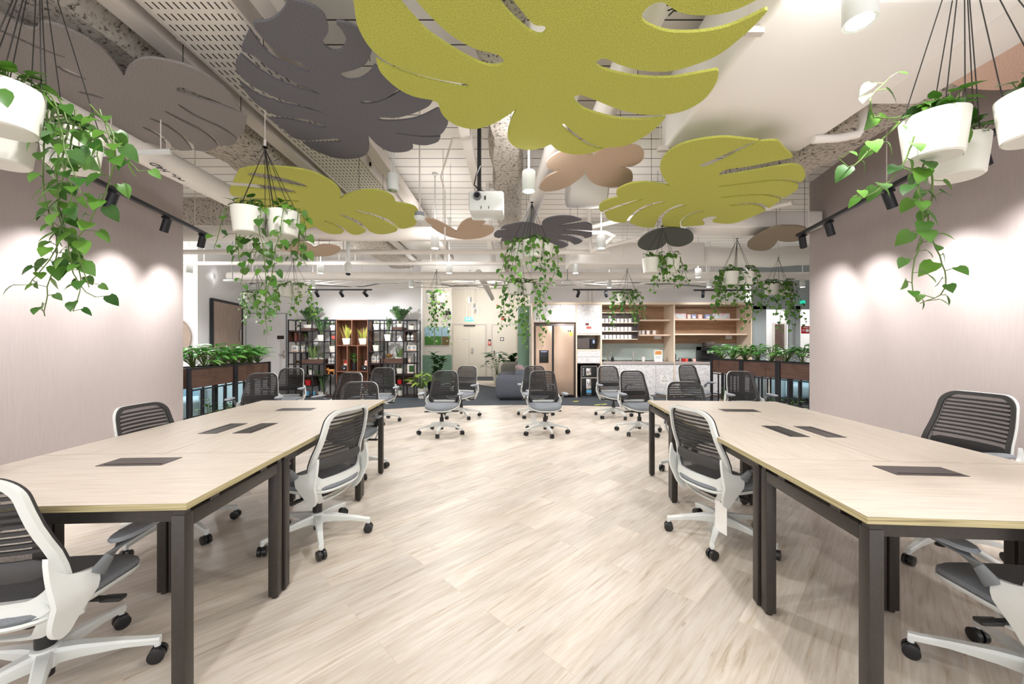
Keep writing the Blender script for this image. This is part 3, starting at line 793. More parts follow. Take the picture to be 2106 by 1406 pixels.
# big wrapped duct on the right
t = thing('wrapped_duct', 'huge pale wrapped duct box filling the upper right of the ceiling', 'duct', (0, 0, 0))
MB().box((1.14, 1.64, 2.76), (2.20, 2.98, 3.25), ch=.03).build('duct_body', 'duct', t)
MB().box((2.2, 1.2, 2.80), (2.55, 2.45, 3.1), ch=.02).build('duct_side', 'duct', t)
MB().box((1.60, 2.9, 2.86), (2.1, 3.25, 3.15), ch=.02).build('duct_collar', 'duct', t)
for x, y in ((1.09, 2.9), (1.09, 1.8)): MB().box((x, y, 2.74), (x+.08, y+.03, 2.77)).tube([(x+.02, y+.015, 2.75), (x+.02, y+.015, 3.4)], .004, 5).build('duct_hanger', 'steel', t, False)
run('elbow_pipe', 'white bent pipe at the right end of the wrapped duct', [(2.42, 2.68, 3.4), (2.42, 2.68, 2.80), (2.40, 2.70, 2.75), (2.28, 2.72, 2.735), (2.12, 2.74, 2.735)], .028)
tag(MB().box((2.15, 4.75, 2.72), (3.80, 5.15, 2.92), ch=.02).build('crosswise_duct', 'duct'), 'white wrapped crosswise duct reaching the right pink wall', 'duct')
tag(MB().box((.95, 6.45, 2.62), (3.2, 6.95, 2.98), ch=.02).build('crosswise_duct', 'duct'), 'white box duct crossing behind the right lime leaf', 'duct')
tag(MB().tube([(3.2, 6.7, 2.8), (4.4, 6.6, 2.75), (5.6, 6.1, 2.78), (7.4, 5.6, 2.85)], .16, 18).build('flexible_duct', 'duct'), 'round white duct curving away to the right', 'duct')
o = tag(MB().lathe([(.16, -.22), (.19, -.2), (.2, -.1), (.2, .1), (.19, .2), (.16, .22)], (0, 0, 0), 20).build('duct_silencer', 'duct'), 'rounded white duct unit right of centre behind the tan felt butterfly', 'duct')
o.matrix_world = Matrix.Translation((.83, 4.35, 3.02)) @ Matrix.Rotation(pi/2, 4, 'Y')
o = run('chilled_pipe', 'thick white slanting pipe marked with black letters, right of centre', [(.42, 2.75, 3.12), (.34, 3.6, 2.98), (.24, 4.6, 2.86), (.18, 5.05, 2.80)], .075, n=18)
text('FAD', .07, (.30, 3.95, 2.865), (pi, 0, radians(75)), 'ink', o)
o = run('chilled_pipe', 'thick cream pipe with stencilled black letters above the largest lime leaf', [(.72, .6, 3.12), (.78, 1.6, 3.12), (.72, 3.2, 3.12)], .09, n=18)
text('CHWR', .085, (.785, 1.93, 3.028), (pi, 0, radians(60)), 'ink', o)
for (x, y, z), (x2, y2, z2), lb in (((.95, 5.5, 2.9), (2.0, 4.4, 2.88), 'white slanting pipe under the ceiling right of the dark butterfly leaf'), ((1.55, 6.4, 2.9), (3.1, 4.3, 2.86), 'long white slanting pipe behind the right lime leaf'), ((2.1, 6.3, 3.1), (3.6, 5.7, 3.1), 'slanting steel strut behind the brown butterfly leaf')):
    run('slanting_pipe', lb, [(x, y, z), (x2, y2, z2)], .03)
run('bent_conduit', 'white conduit making a loop right of the grey felt leaf', [(.78, 5.2, 2.78), (1.25, 5.2, 2.78), (1.36, 5.2, 2.74), (1.3, 5.3, 2.68), (1.15, 5.6, 2.62), (1.15, 5.75, 2.8), (1.15, 5.8, 3.4)], .03)
run('thin_conduit', 'thin conduit rising to a round box left of the projector', [(-.75, 4.35, 2.35), (-.75, 4.35, 3.0), (-.75, 4.1, 3.05), (-.55, 3.6, 3.2), (-.27, 3.6, 3.2)], .009)
random.seed(9)
for k in range(9):
    x = random.uniform(-4.5, 4.5); y = random.uniform(5.5, 7.6)
    run('drop_rod', 'thin white threaded rod hanging between the crosswise ceiling pipes', [(x, y, 2.72), (x, y, 3.4)], .007)['group'] = 'thin hanging rods at the far ceiling'

# ------------------------------------------------------------------ pendant cans
def make_can(label):
    t = thing('pendant_downlight', label, 'pendant light', (0, 0, 2.47), 0, 'white cylindrical downlights')
    MB().lathe([(.040, .004), (.052, 0), (.052, .15), (.048, .156), (.01, .158)], (0, 0, 0), 28).build('lamp_housing', 'white', t)
    MB().lathe([(.001, .003), (.041, .003), (.041, .006), (.001, .006)], (0, 0, 0), 28).build('diffuser', 'bulb', t)
    MB().tube([(0, 0, .155), (0, 0, .93)], .007, 8).build('stem', 'white', t)
    MB().lathe([(.001, .90), (.035, .90), (.035, .93), (.001, .93)], (0, 0, 0), 20).build('canopy', 'white', t)
    return t
CL = ['lit white cylinder pendant right of the projector, largest in the middle', 'lit white cylinder pendant below the left tan butterfly leaf',
 'lit white cylinder pendant left of the dark butterfly leaf', 'lit white pendant just right of the left pink wall edge, higher one', 'lit white pendant above the left black rack beside the security camera',
 'lit white pendant between the left tan leaf and the corridor', 'lit white pendant above the marble cabinets, right of the grey leaf', 'lit white pendant above the second counter bay, higher and left one',
 'lit white pendant left of the framed wooden door top', 'lit white pendant above the right black rack', 'lit white pendant behind the hanging pots at left', 'lit white pendant above the mug rack',
 'lit white pendant above the second counter bay, lower and right one', 'lit white pendant before the glass partition', 'very bright white pendant at the top right edge against the wrapped duct']
can = make_can(CL[0]); can.location = (PEND[0][0], PEND[0][1], 2.47)
for (x, y), lb in zip(PEND[1:], CL[1:]): dup(can, (x, y, 2.47), 0, lb)
for i, (px, py, Y, lb) in enumerate(((966, 622, 12.0, 'small lit pendant in the corridor, upper left of three'), (976, 634, 12.9, 'small lit pendant in the corridor, middle of three'), (982, 644, 13.7, 'small lit pendant in the corridor, lowest of three'))):
    Y = min(14.9, 1.17*F/(HY-py)); p = P(px, py, Y); dup(can, (p.x, p.y, 2.47), 0, lb)
# unlit socket cylinder, smoke detector, camera
t = thing('power_pendant', 'unlit white cylinder pendant with sockets left of the projector', 'socket pendant', P(808, 392, 3.55))
MB().lathe([(.01, 0), (.050, 0), (.052, .004), (.052, .145), (.05, .15), (.01, .15)], (0, 0, 0), 28).build('housing', 'white', t)
MB().box((-.03, -.02, -.002), (.0, .0, .001)).box((.01, .0, -.002), (.03, .02, .001)).build('sockets', 'green', t, False)
MB().tube([(-.01, 0, .15), (-.01, 0, .95)], .005, 6).tube([(.012, 0, .15), (.012, 0, .95)], .005, 6).build('stem', 'white', t)
t = thing('smoke_detector', 'white smoke detector on a rod beside the left lime leaf', 'smoke detector', P(863, 452, 3.5))
MB().lathe([(.01, -.01), (.03, -.008), (.045, .01), (.048, .03), (.04, .034), (.01, .036)], (0, 0, 0), 24).build('detector_head', 'white', t)
MB().lathe([(.01, .036), (.042, .036), (.042, .065), (.01, .068)], (0, 0, 0), 20).build('detector_base', 'armlight', t)
MB().tube([(0, 0, .065), (0, 0, 1.0)], .007, 8).build('stem', 'steel', t)
t = thing('security_camera', 'white dome security camera on a pole below the left lime leaf', 'security camera', P(716, 560, 5.4))
MB().lathe([(.012, -.025), (.035, -.012), (.045, .01), (.055, .012), (.055, .10), (.035, .13), (.01, .135)], (0, 0, 0), 24).build('camera_housing', 'white', t)
MB().lathe([(.001, -.045), (.02, -.04), (.033, -.025), (.036, -.005), (.001, -.004)], (0, 0, 0), 20).build('dome', 'lens', t)
MB().tube([(0, 0, .13), (0, 0, .72)], .026, 12).tube([(0, 0, .7), (0, 0, 1.1)], .012, 10).build('pole', 'white', t)
# projector
t = thing('projector', 'white projector hanging from a black ceiling pole', 'projector', P(1001, 420, 3.15))
MB().box((-.135, -.10, -.085), (.140, .16, .075), ch=.018).build('projector_body', 'white', t)
MB().cyl((-.068, -.10, .028), (-.068, -.125, .028), .034, .030, 28).build('lens_ring', 'armgrey', t)
MB().lathe([(.001, 0), (.020, 0), (.022, .004), (.001, .006)], (0, 0, 0), 20).build('lens', 'lens', t).matrix_local = Matrix.Translation((-.068, -.122, .028)) @ Matrix.Rotation(pi/2, 4, 'X')
MB().box((-.012, -.104, .0), (.0, -.1, .03)).box((-.04, -.103, -.07), (-.035, -.1, -.05)).box((.02, -.103, -.07), (.025, -.1, -.05)).build('vent', 'blackpl', t, False)
MB().box((-.09, -.03, .075), (-.02, .05, .10), ch=.005).box((-.075, -.02, .10), (-.045, .02, .974)).build('ceiling_pole', 'blackpl', t)
MB().tube([(-.05, -.03, .3), (-.08, -.04, .22), (-.10, -.02, .15), (-.06, -.04, .10), (0, -.05, .08)], .006, 6).build('projector_cable', 'blackpl', t)
# wifi puck
for px, py, Y, lb in ((1167, 582, 7.4, 'flat white access point hanging in front of the marble cabinets'), (478, 580, 7.0, 'flat white access point at the far left ceiling')):
    t = thing('access_point', lb, 'access point', P(px, py, Y))
    MB().box((-.10, -.10, 0), (.10, .10, .035), ch=.012).build('housing', 'white', t); MB().box((-.06, -.06, .035), (.06, .06, .05)).tube([(0, 0, .05), (0, 0, .95)], .008, 6).build('stem', 'armlight', t)

# ------------------------------------------------------------------ track lights
def track(label, a, b, heads, hlabels, power=0, aim=None, spotdeg=100):
    a = Vector(a); b = Vector(b)
    t = thing('light_track', label, 'light track', a); d = b-a
    mb = MB(); u = d.normalized(); s_ = Vector((-u.y, u.x, 0))*.017
    vs = [a-a+s_, d+s_, d-s_, -s_]; vs = [Vector(v) for v in vs]
    mb.add([v+Vector((0, 0, z)) for z in (0, .03) for v in vs], [(3, 2, 1, 0), (4, 5, 6, 7), (0, 1, 5, 4), (1, 2, 6, 5), (2, 3, 7, 6), (3, 0, 4, 7)])
    mb.build('track_bar', 'black', t, False)
    for q in (.15, .85): MB().tube([d*q+Vector((0, 0, .03)), d*q+Vector((0, 0, 3.4-a.z))], .0035, 5).build('track_wire', 'steel', t)
    for q, tgt, hl in zip(heads, aim, hlabels):
        p = a+d*q; dirv = (Vector(tgt)-p).normalized()
        h = thing('spotlight', hl, 'spotlight', p, 0, 'black track spotlights')
        MB().box((-.03, -.018, -.022), (.03, .018, 0), ch=.004).cyl((0, 0, -.02), (0, 0, -.06), .007).build('adapter', 'black', h)
        c = Vector((0, 0, -.085))
        MB().cyl(c-dirv*.065, c+dirv*.065, .034, .034, 24, False).cyl(c-dirv*.065, c-dirv*.064, .034, .034, 24).cyl(c+dirv*.05, c+dirv*.048, .033, .033, 24).build('lamp_head', 'black', h)
        MB().cyl(c+dirv*.052, c+dirv*.056, .022, .022, 20).build('lamp_lens', 'bulb', h)
        if power: lamp('track_spot', 'SPOT', p+c+dirv*.075, power, target=tgt, size=.04, spot=spotdeg, blend=1.0)
    return t
zt = 2.5
def wl(y, z): return (-(3.94-(4.66-y)*.21), y, z)
def wr(y, z): return ((3.90-(5.10-y)*.21), y, z)
A, B = PZ(170, 362, zt), PZ(427, 486, zt)
track('black light track in front of the left pink wall', A, B, (.16, .56, .93),
      ['spotlight on the left wall track, nearest the camera', 'spotlight on the left wall track, middle one', 'spotlight on the left wall track, next to the wall end'],
      60, [wl(3.0, 1.25), wl(3.75, 1.2), wl(4.5, 1.2)])
A2 = A-(B-A)*1.15; 
track('black light track at the left frame edge, nearer the camera', A2, A-(B-A)*.28, (.3, .8), ['spotlight on the nearer left track, first', 'spotlight on the nearer left track, second'], 60, [wl(1.6, 1.5), wl(2.25, 1.5)])
A, B = PZ(1874, 366, zt), PZ(1640, 487, zt)
track('black light track in front of the right pink wall', A, B, (.13, .62, .93),
      ['spotlight on the right wall track, nearest the camera', 'spotlight on the right wall track, middle one', 'spotlight on the right wall track, next to the wall end'],
      60, [wr(3.1, 1.3), wr(4.0, 1.25), wr(4.85, 1.2)])
track('black light track at the right frame edge, nearer the camera', A-(B-A)*.95, A-(B-A)*.12, (.2, .75), ['spotlight on the nearer right track, first', 'spotlight on the nearer right track, second'], 60, [wr(1.7, 1.5), wr(2.5, 1.5)])
A, B = P(632, 597, 8.6), P(765, 597, 8.6)
track('black light track above the plant shelves', A, B, (.15, .53, .90), ['spotlight above the left black rack', 'spotlight above the wooden cabinet', 'spotlight above the right black rack'], 32, [(-4.3, 9.7, 1.6), (-3.6, 9.7, 1.6), (-2.8, 9.7, 1.7)], 95)
A, B = P(1178, 597, 8.4), P(1300, 597, 8.4)
track('black light track above the fridge and mug rack', A, B, (.09, .56), ['spotlight pointing at the tall marble unit', 'spotlight pointing at the mug rack'], 30, [(1.2, 9.4, 1.5), (2.7, 9.7, 1.4)], 95)
A, B = P(1427, 598, 8.4), P(1545, 598, 8.4)
track('black light track above the second counter bay', A, B, (.16,), ['spotlight pointing at the second counter bay'], 30, [(4.7, 9.7, 1.4)], 95)
t = thing('spotlight', 'pair of small black spotlights on the corridor wall beside the hanging plant', 'spotlight', P(921, 643, 11.4))
MB().cyl((-.05, 0, .05), (-.02, -.06, -.06), .035).cyl((.05, 0, .03), (.08, -.06, -.08), .035).box((-.06, .0, .02), (.06, .21, .05)).build('lamp_head', 'black', t)

# ------------------------------------------------------------------ felt leaves
def felt_leaf(label, m, z, outline, holes=(), sx=1, ox=0, oy=0, th=.014, em='slat', tilt=None, wires=((.3, .3), (.7, .7))):
    """outline given as sighted points on the horizontal plane at height z, then extruded"""
    def mp(lp):
        r = []
        for p in lp:
            q = PZ(ox+p.x*sx, oy+p.y*sx, z); r.append((q.x, q.y))
        return r
    loops = [mp(spl(outline))]+[mp(spl(h)) for h in holes]
    cx = sum(p[0] for p in loops[0])/len(loops[0]); cy = sum(p[1] for p in loops[0])/len(loops[0])
    loops = [[(x-cx, y-cy) for x, y in lp] for lp in loops]
    t = thing('felt_leaf_panel', label, 'acoustic panel', (cx, cy, z))
    if tilt: fn = lambda x, y, zz: (x, y, zz+x*tilt[0]+y*tilt[1])
    else: fn = None
    MB().plate(loops, 0, th, fn).build('felt_sheet', m, t, False)
    xs = [p[0] for p in loops[0]]; ys = [p[1] for p in loops[0]]
    for a, b in ((-.3, -.25), (.3, -.25), (-.25, .25), (.3, .2)):
        x, y = a*(max(xs)-min(xs)), b*(max(ys)-min(ys)); MB().tube([(x*.8, y*.8, th), (x*.8, y*.8, 3.4-z)], .0022, 4).build('suspension_wire', 'cord', t)
    return t
s1 = 1/1.755
felt_leaf('largest lime green felt monstera leaf at top centre', 'fgreen', 2.70,
 '485,0 500,90 540,165 590,212 640,240 700,262 790,286 890,303 900,311* 885,317 780,296 690,270 610,240 567,215* 585,262 640,315 700,347 768,361* 792,372* 805,410 835,440 880,460 930,465 990,447 1040,418 1076,392* 1055,435 1042,490 1062,525 1110,541 1160,536 1198,521* 1230,545 1280,557 1340,553 1392,536* 1335,515 1285,480 1245,446* 1238,455 1275,490 1325,523 1370,538* 1400,533 1470,525 1540,490 1590,450 1612,425* 1540,432 1450,430 1380,415 1320,395 1288,370 1283,352 1300,343 1330,350 1380,370 1450,397 1530,413 1600,415 1680,400 1750,360 1792,305 1804,262 1795,253* 1730,265 1640,280 1550,282 1460,270 1400,255 1366,240 1362,225 1380,212 1405,215 1450,235 1530,255 1620,258 1700,240 1800,200 1880,140 1935,90 1978,42 1972,36* 1920,62 1850,92 1780,110 1700,118 1620,115 1560,95 1530,75 1530,48 1560,18 1600,8 1630,25 1665,45 1720,55 1800,52 1880,30 1960,-10* 1990,-110 1960,-300 1800,-600 1500,-1000 1150,-1200 850,-950 560,-600 470,-330 455,-140',
 ('650,0 700,60 760,120 850,180 920,218 975,238 1020,236 1028,218 1000,195 930,178 850,135 780,75 712,0 660,-90 610,-150* 600,-80', '1010,0 1045,45 1098,95 1138,122 1165,127 1180,112 1174,94 1140,90 1110,60 1082,25 1062,0 1030,-70 995,-110* 985,-60'), s1, 450, 0)
felt_leaf('large charcoal felt monstera leaf, left of the largest lime leaf', 'fgrey', 2.86,
 '250,-4* 330,20 377,52 392,90 395,115 380,140 374,152 385,170 412,185 438,183 455,165 458,135 440,105 425,88* 425,80* 460,85 510,110 550,150 553,180 535,225 500,248 450,262 441,268 448,283 475,290 510,285 545,262 562,236* 600,262 650,312 656,318* 610,350 570,366 520,364 512,367 522,375 560,373 620,350 665,325* 720,345 772,363* 755,385 700,410 640,425 585,424 578,430 590,437 650,437 720,425 790,392* 815,410 828,440 815,470 800,487* 740,490 690,485 642,478* 640,482 690,490 740,495 800,494* 790,512 750,524 715,522 696,518* 700,535 672,548 620,548 575,525 540,490* 543,535 525,562 480,573 420,570 350,545 303,516* 370,516 425,515 440,509 425,501 370,504 320,509* 270,498 230,465 182,428* 250,432 320,447 360,460 388,461 370,448 320,432 270,426 215,419* 180,405 130,370 92,325 76,297* 140,342 220,372 310,392 377,407* 300,380 230,360 180,340 120,310 82,280* 64,255 62,225 80,198* 150,255 210,290 290,322 366,340* 300,307 240,280 180,245 130,205 84,185* 85,165 112,106* 160,175 210,217 260,240 318,260 326,250 290,225 230,198 170,150 130,105* 124,82* 180,76 215,55 240,25', (), s1, 450, 0)
felt_leaf('warm grey felt leaf at upper left in front of the rough beam', 'fgrey2', 2.80,
 '270,168* 310,158 360,166 450,200 580,262 700,340 785,430 855,523* 885,465 940,425 1020,403 1150,420 1300,460 1420,520 1530,600 1600,670 1650,757* 1560,725 1450,680 1330,635 1260,605 1220,605 1225,630 1300,662 1400,692 1520,727 1620,762 1701,806* 1692,860 1670,915 1640,945* 1540,878 1430,828 1330,778 1236,720* 1232,728 1320,790 1430,842 1520,882 1600,932 1635,960* 1600,1000 1512,1000* 1480,955 1400,890 1300,840 1145,766* 1138,772 1290,856 1390,906 1470,965 1500,1010* 1420,1040 1342,1035* 1320,980 1250,918 1150,855 1040,813* 1034,820 1145,870 1240,935 1300,1000 1320,1035* 1240,1036 1182,1012* 1165,980 1090,915 988,873* 984,880 1080,930 1135,985 1142,1022* 1050,990 950,972 850,972 760,950 690,905 600,850 400,800 150,740 -200,640 -460,460 -520,250 -420,60 -260,20 -60,60 100,150 190,195 255,205*',
 ('0,203 120,255 240,310 340,352 440,390 438,396 330,362 220,318 100,262 -10,214', '400,455 470,480 540,515 592,545 585,551 520,530 450,500 398,466', '540,628 600,640 660,655 712,674 706,680 640,664 560,642'), 1/3.348, 0, 0)
felt_leaf('lime green felt leaf at left above the nearest hanging pots', 'fgreen', 2.61,
 '492,350* 520,344 548,343 600,346 640,354 668,366 690,380 701,396 699,408* 715,400 740,393 765,391 790,395 808,405 814,417* 835,420 852,425 859,432* 862,445 856,458 852,465* 832,470 820,469* 800,452 768,440 733,432* 732,436 765,445 795,457 818,470* 814,476 795,481 775,481 760,475 755,470* 735,453 700,440* 697,443 725,456 748,471* 752,476 740,482 725,482 714,476* 700,465 670,453* 667,455 690,464 707,476* 700,481 680,481 660,474 648,466* 620,472 585,470 555,464 528,452 518,440* 570,434 616,431* 616,428 570,430 500,426* 486,420 484,411* 540,412 612,415* 612,412 550,409 496,405* 478,402 472,393 475,384* 520,388 570,395 602,398 609,395 590,388 540,380 479,375*',
 ('514,355 550,359 590,368 625,379 632,385 622,386 585,379 545,370 512,362',), 1, 0, 0)
felt_leaf('lime green felt monstera leaf at right under the wrapped duct', 'fgreen', 2.62,
 '987,549* 950,505 925,440 940,385 985,335 1060,292 1180,262 1320,248 1420,256 1535,268* 1450,298 1350,342 1250,388 1178,418 1168,432 1178,440 1210,436 1300,398 1400,348 1500,298 1548,274* 1600,269 1652,270* 1700,322 1745,366 1738,376* 1600,402 1480,427 1340,447 1295,470 1283,484 1295,489 1340,484 1450,465 1550,448 1650,430 1740,418 1795,430 1820,462 1822,500 1795,526* 1720,508 1620,508 1450,530 1296,549* 1296,554 1450,538 1620,519 1720,522 1778,538* 1778,565 1750,590 1692,622* 1620,604 1540,598 1430,603 1308,617* 1308,623 1430,612 1540,607 1620,616 1676,634* 1640,660 1600,687* 1560,661 1500,652 1430,657 1357,667* 1358,674 1430,670 1500,668 1550,680 1578,702* 1500,737 1400,775 1330,782 1258,776* 1250,764 1275,752 1275,740 1240,738 1200,748 1182,765* 1200,787 1150,795 1062,800* 1055,780 1085,748 1140,722 1192,712 1190,704 1140,708 1080,740 1048,775 1052,806* 1000,808 938,800* 945,745 1000,700 1080,672 1080,664 1040,665 980,690 920,740 888,806* 820,804 740,780* 745,755 800,708 870,675 950,654 945,643 860,660 780,698 728,748 715,776* 650,772 600,750 583,716* 700,675 815,634* 812,628 700,656 600,693 562,710* 548,690 555,665 600,637 670,620* 655,598 668,568 740,536 830,527 920,537', (), 1/3.009, 1050, 200)
felt_leaf('tan felt butterfly leaf just right of the projector', 'ftan', 2.78, '500,362* 420,335 320,335 250,370 222,410 238,445 300,458* 230,490 185,540 190,575 250,582 340,560 420,510 467,460* 480,500 530,540 620,558 700,550 750,520 755,480 730,450 675,432* 760,425 815,390 825,345 790,305 720,300 620,310 550,330 508,362*', (), 1/3.009, 1050, 200)
felt_leaf('small tan felt butterfly leaf left of the centre beam', 'ftan', 2.60, '1320,830* 1250,790 1180,757 1125,752* 1140,775 1185,802 1165,803* 1210,835 1270,862 1345,877 1400,879 1480,868 1540,840 1552,812 1510,795 1460,800* 1497,775 1492,752 1440,745 1370,765 1335,800', (), 1/3.009, 500, 200)
felt_leaf('grey felt leaf with slots right of centre above the central hanging pots', 'fgrey', 2.60, '193,803* 200,770 240,748 310,737 380,740 440,760* 380,774 305,790* 308,797 390,786 470,778* 500,790 506,812 503,826* 430,820 330,819* 332,826 430,832 505,840* 500,862 462,872* 440,858 380,849 300,850* 302,857 370,861 425,874 448,888* 425,905 395,912* 360,890 290,879* 292,885 335,897 358,915* 330,930 300,935* 285,915 240,905* 250,925 220,945 150,950 60,925 0,895 -60,890* -50,872 0,862 -5,858 -75,872* -100,862 -100,845 -80,828* -40,826 0,822 -40,815 -62,818* -40,800 0,790 50,780 100,777 150,786', (), 1/3.009, 1050, 200)
felt_leaf('dark felt butterfly leaf under the right lime leaf', 'fdark', 2.60, '965,900* 1000,920 1060,922 1120,895 1132,860 1100,825 1020,812 930,815 850,840 795,885 790,920 830,945 890,945 940,925', (), 1/3.009, 1050, 200)
felt_leaf('brown felt butterfly leaf beside the right pink wall', 'folive', 2.62, '1655,885* 1700,895 1770,890 1830,860 1850,830 1800,800 1720,795 1640,800 1550,840 1480,885 1465,920 1500,945 1580,948 1630,920', (), 1/3.009, 1050, 200)
felt_leaf('small tan felt butterfly leaf behind the left hanging pots', 'ftan', 2.58, '440,932* 400,905 350,897 280,905 210,918 230,940 300,960 370,980 440,985 540,980 600,950 590,925 530,912 480,915', (), 1/3.009, 500, 200)
felt_leaf('peach felt leaf behind the hanging pots at the right edge', 'fpink', 2.92, '1935,152* 1943,133 1970,112 2015,87 2063,61 2106,40 2200,-30 2330,0 2300,110 2160,170 2060,185 1985,180 1945,165', (), 1, 0, 0)
# ------------------------------------------------------------------ plants
HEART = [(0, 0), (.30, -.10), (.50, .12), (.46, .42), (.26, .74), (0, 1.05)]
OVAL = [(0, 0), (.16, .06), (.30, .28), (.28, .58), (.14, .84), (0, 1.0)]
def add_leaf(mb, p, d, nrm, L, W=1.0, shape=HEART, fold=.16, curl=.18):
    """leaf blade from p along d, face normal near nrm"""
    d = Vector(d).normalized(); nrm = Vector(nrm); s = d.cross(nrm)
    if s.length < 1e-4: s = d.orthogonal()
    s.normalize(); n = s.cross(d).normalized()
    vs = []; k = len(shape)
    for x, y in shape:
        c = -curl*y*y*L
        mid = p+d*(max(y, 0)*L)+n*c
        e = p+d*(y*L)+n*(c+fold*x*L)
        vs.append(mid); vs.append(e+s*(x*W*L)); vs.append(e-s*(x*W*L))
    fs = []
    for i in range(k-1):
        a, b = 3*i, 3*(i+1)
        fs.append((a, a+1, b+1, b) if i < k-2 else (a, a+1, b)); fs.append((a, b, b+2, a+2) if i < k-2 else (a, b, a+2))
    mb.add(vs, fs)
def rv(a=1): return Vector((random.uniform(-a, a), random.uniform(-a, a), random.uniform(-a, a)))
def blade(mb, p, d, L, w, bend=.1, n=4, tip=.1):
    d = Vector(d).normalized(); s = d.cross(Vector((random.uniform(-1, 1), random.uniform(-1, 1), .1)))
    s = s.normalized(); o = Vector((d.x, d.y, 0)); vs = []
    for i in range(n+1):
        t = i/n; ww = w*(.7+.5*sin(pi*min(1, t*1.1)))*(1-t**3)+w*tip*.3
        c = p+d*(L*t)+o*(bend*L*t*t)-Vector((0, 0, bend*L*t*t*.6)); vs += [c-s*ww/2, c+s*ww/2]
    mb.add(vs, [(2*i, 2*i+1, 2*i+3, 2*i+2) for i in range(n)])
def foliage(kind, h, w, parent, base, seed):
    random.seed(seed); mb = MB(); st = MB(); mtl = 'bush'; base = Vector(base)
    if kind in ('snake', 'snakey'):
        mtl = 'snake' if kind == 'snake' else 'yellow'
        for i in range(16):
            a = random.uniform(0, 2*pi); r = random.uniform(0, .35)*w
            blade(mb, base+Vector((cos(a)*r, sin(a)*r, 0)), (cos(a)*.28, sin(a)*.28, 1), h*random.uniform(.65, 1.05), .028+w*.05, .06)
    elif kind == 'zz':
        mtl = 'zz'
        for i in range(13):
            a = random.uniform(0, 2*pi); k = random.uniform(.2, 1); top = base+Vector((cos(a)*w*.75*k, sin(a)*w*.5*k, h*random.uniform(.7, 1.05)))
            pts = [base.lerp(top, t)+Vector((0, 0, h*.12*sin(pi*t))) for t in [j/8 for j in range(9)]]
            st.tube(pts, .004, 4)
            for j in (2, 2.7, 3.4, 4, 4.6, 5.2, 5.8, 6.4, 7, 7.5, 8):
                for s in (-1, 1):
                    jj = int(j); d = (pts[jj]-pts[jj-1]).normalized(); q = d.cross(Vector((0, 1, .2))).normalized()*s
                    add_leaf(mb, pts[jj].lerp(pts[min(8, jj+1)], j-jj), q+d*.9, Vector((0, -1, .6))+rv(.35), w*.11+.012, .62, OVAL)
    elif kind == 'rosette':
        for i in range(26):
            a = random.uniform(0, 2*pi); e = random.uniform(.1, 1.2)
            add_leaf(mb, base, (cos(a)*cos(e), sin(a)*cos(e), sin(e)+.15), (0, 0, 1), h*random.uniform(.7, 1.1)*(1 if e < .7 else .9), .75, OVAL, .1, .3)
    elif kind == 'fiddle':
        mtl = 'zz'
        for s in range(3):
            o = base+Vector((random.uniform(-.08, .08), 0, 0)); top = o+Vector((random.uniform(-.15, .15)*w*2, 0, h*random.uniform(.75, 1)))
            st.tube([o, top], .008, 6)
            for j in range(30):
                t = random.uniform(.15, 1); a = random.uniform(0, 2*pi)
                add_leaf(mb, o.lerp(top, t), (cos(a), sin(a), .7), (0, 0, 1), w*.42*random.uniform(.7, 1), .9, OVAL, .15, .3)
    else:
        if kind == 'lily': mtl = 'lily'
        n = 30 if kind != 'lily' else 42
        for i in range(n):
            a = random.uniform(0, 2*pi); k = random.uniform(.1, 1)
            tip = base+Vector((cos(a)*w*.5*k, sin(a)*w*.4*k, h*(1-.55*k*k)*random.uniform(.6, .95)))
            if kind == 'lily' or random.random() < .4: st.tube([base, base.lerp(tip, .5)+Vector((0, 0, h*.06)), tip], .003, 4)
            L = (.32 if kind == 'lily' else .26)*max(w, h*.6)*random.uniform(.7, 1.15)
            add_leaf(mb, tip, (cos(a), sin(a), random.uniform(-.1, .7)), Vector((0, 0, 1))+rv(.3), L, .62 if kind == 'lily' else .8, OVAL, .15, .35)
    return mb, st, mtl
SEED = [100]
def put_foliage(kind, h, w, parent, base, m=None):
    SEED[0] += 1; mb, st, mt = foliage(kind, h, w, parent, base, SEED[0])
    mb.build('foliage', m or mt, parent)
    if st.v: st.build('stems', 'stem', parent)
def pot(t, w, h, m='potwhite', square=True, base=.75, wy=None):
    """tapered pot standing on z 0"""
    wy = wy or w; e = 6 if square else 2
    MB().lathe([(.01, 0), (base, 0), (base+.02, .01), (1, h), (.93, h), (.90, h*.9), (.01, h*.9)], (0, 0, 0), 32 if square else 28, w/2, wy/2, e).build('pot', m, t)
    MB().lathe([(.01, h*.9), (.89, h*.9), (.89, h*.92), (.01, h*.92)], (0, 0, 0), 24, w/2, wy/2, e).build('soil', 'soil', t)
    return h*.92
def potted(label, loc, pw, ph, kind, fh, fw, m=None, pm='potwhite', square=True, rz=0, wy=None, group=None, name='potted_plant'):
    t = thing(name, label, 'potted plant', loc, rz, group)
    z = pot(t, pw, ph, pm, square, .75, wy); put_foliage(kind, fh, fw, t, (0, 0, z-.01), m)
    return t

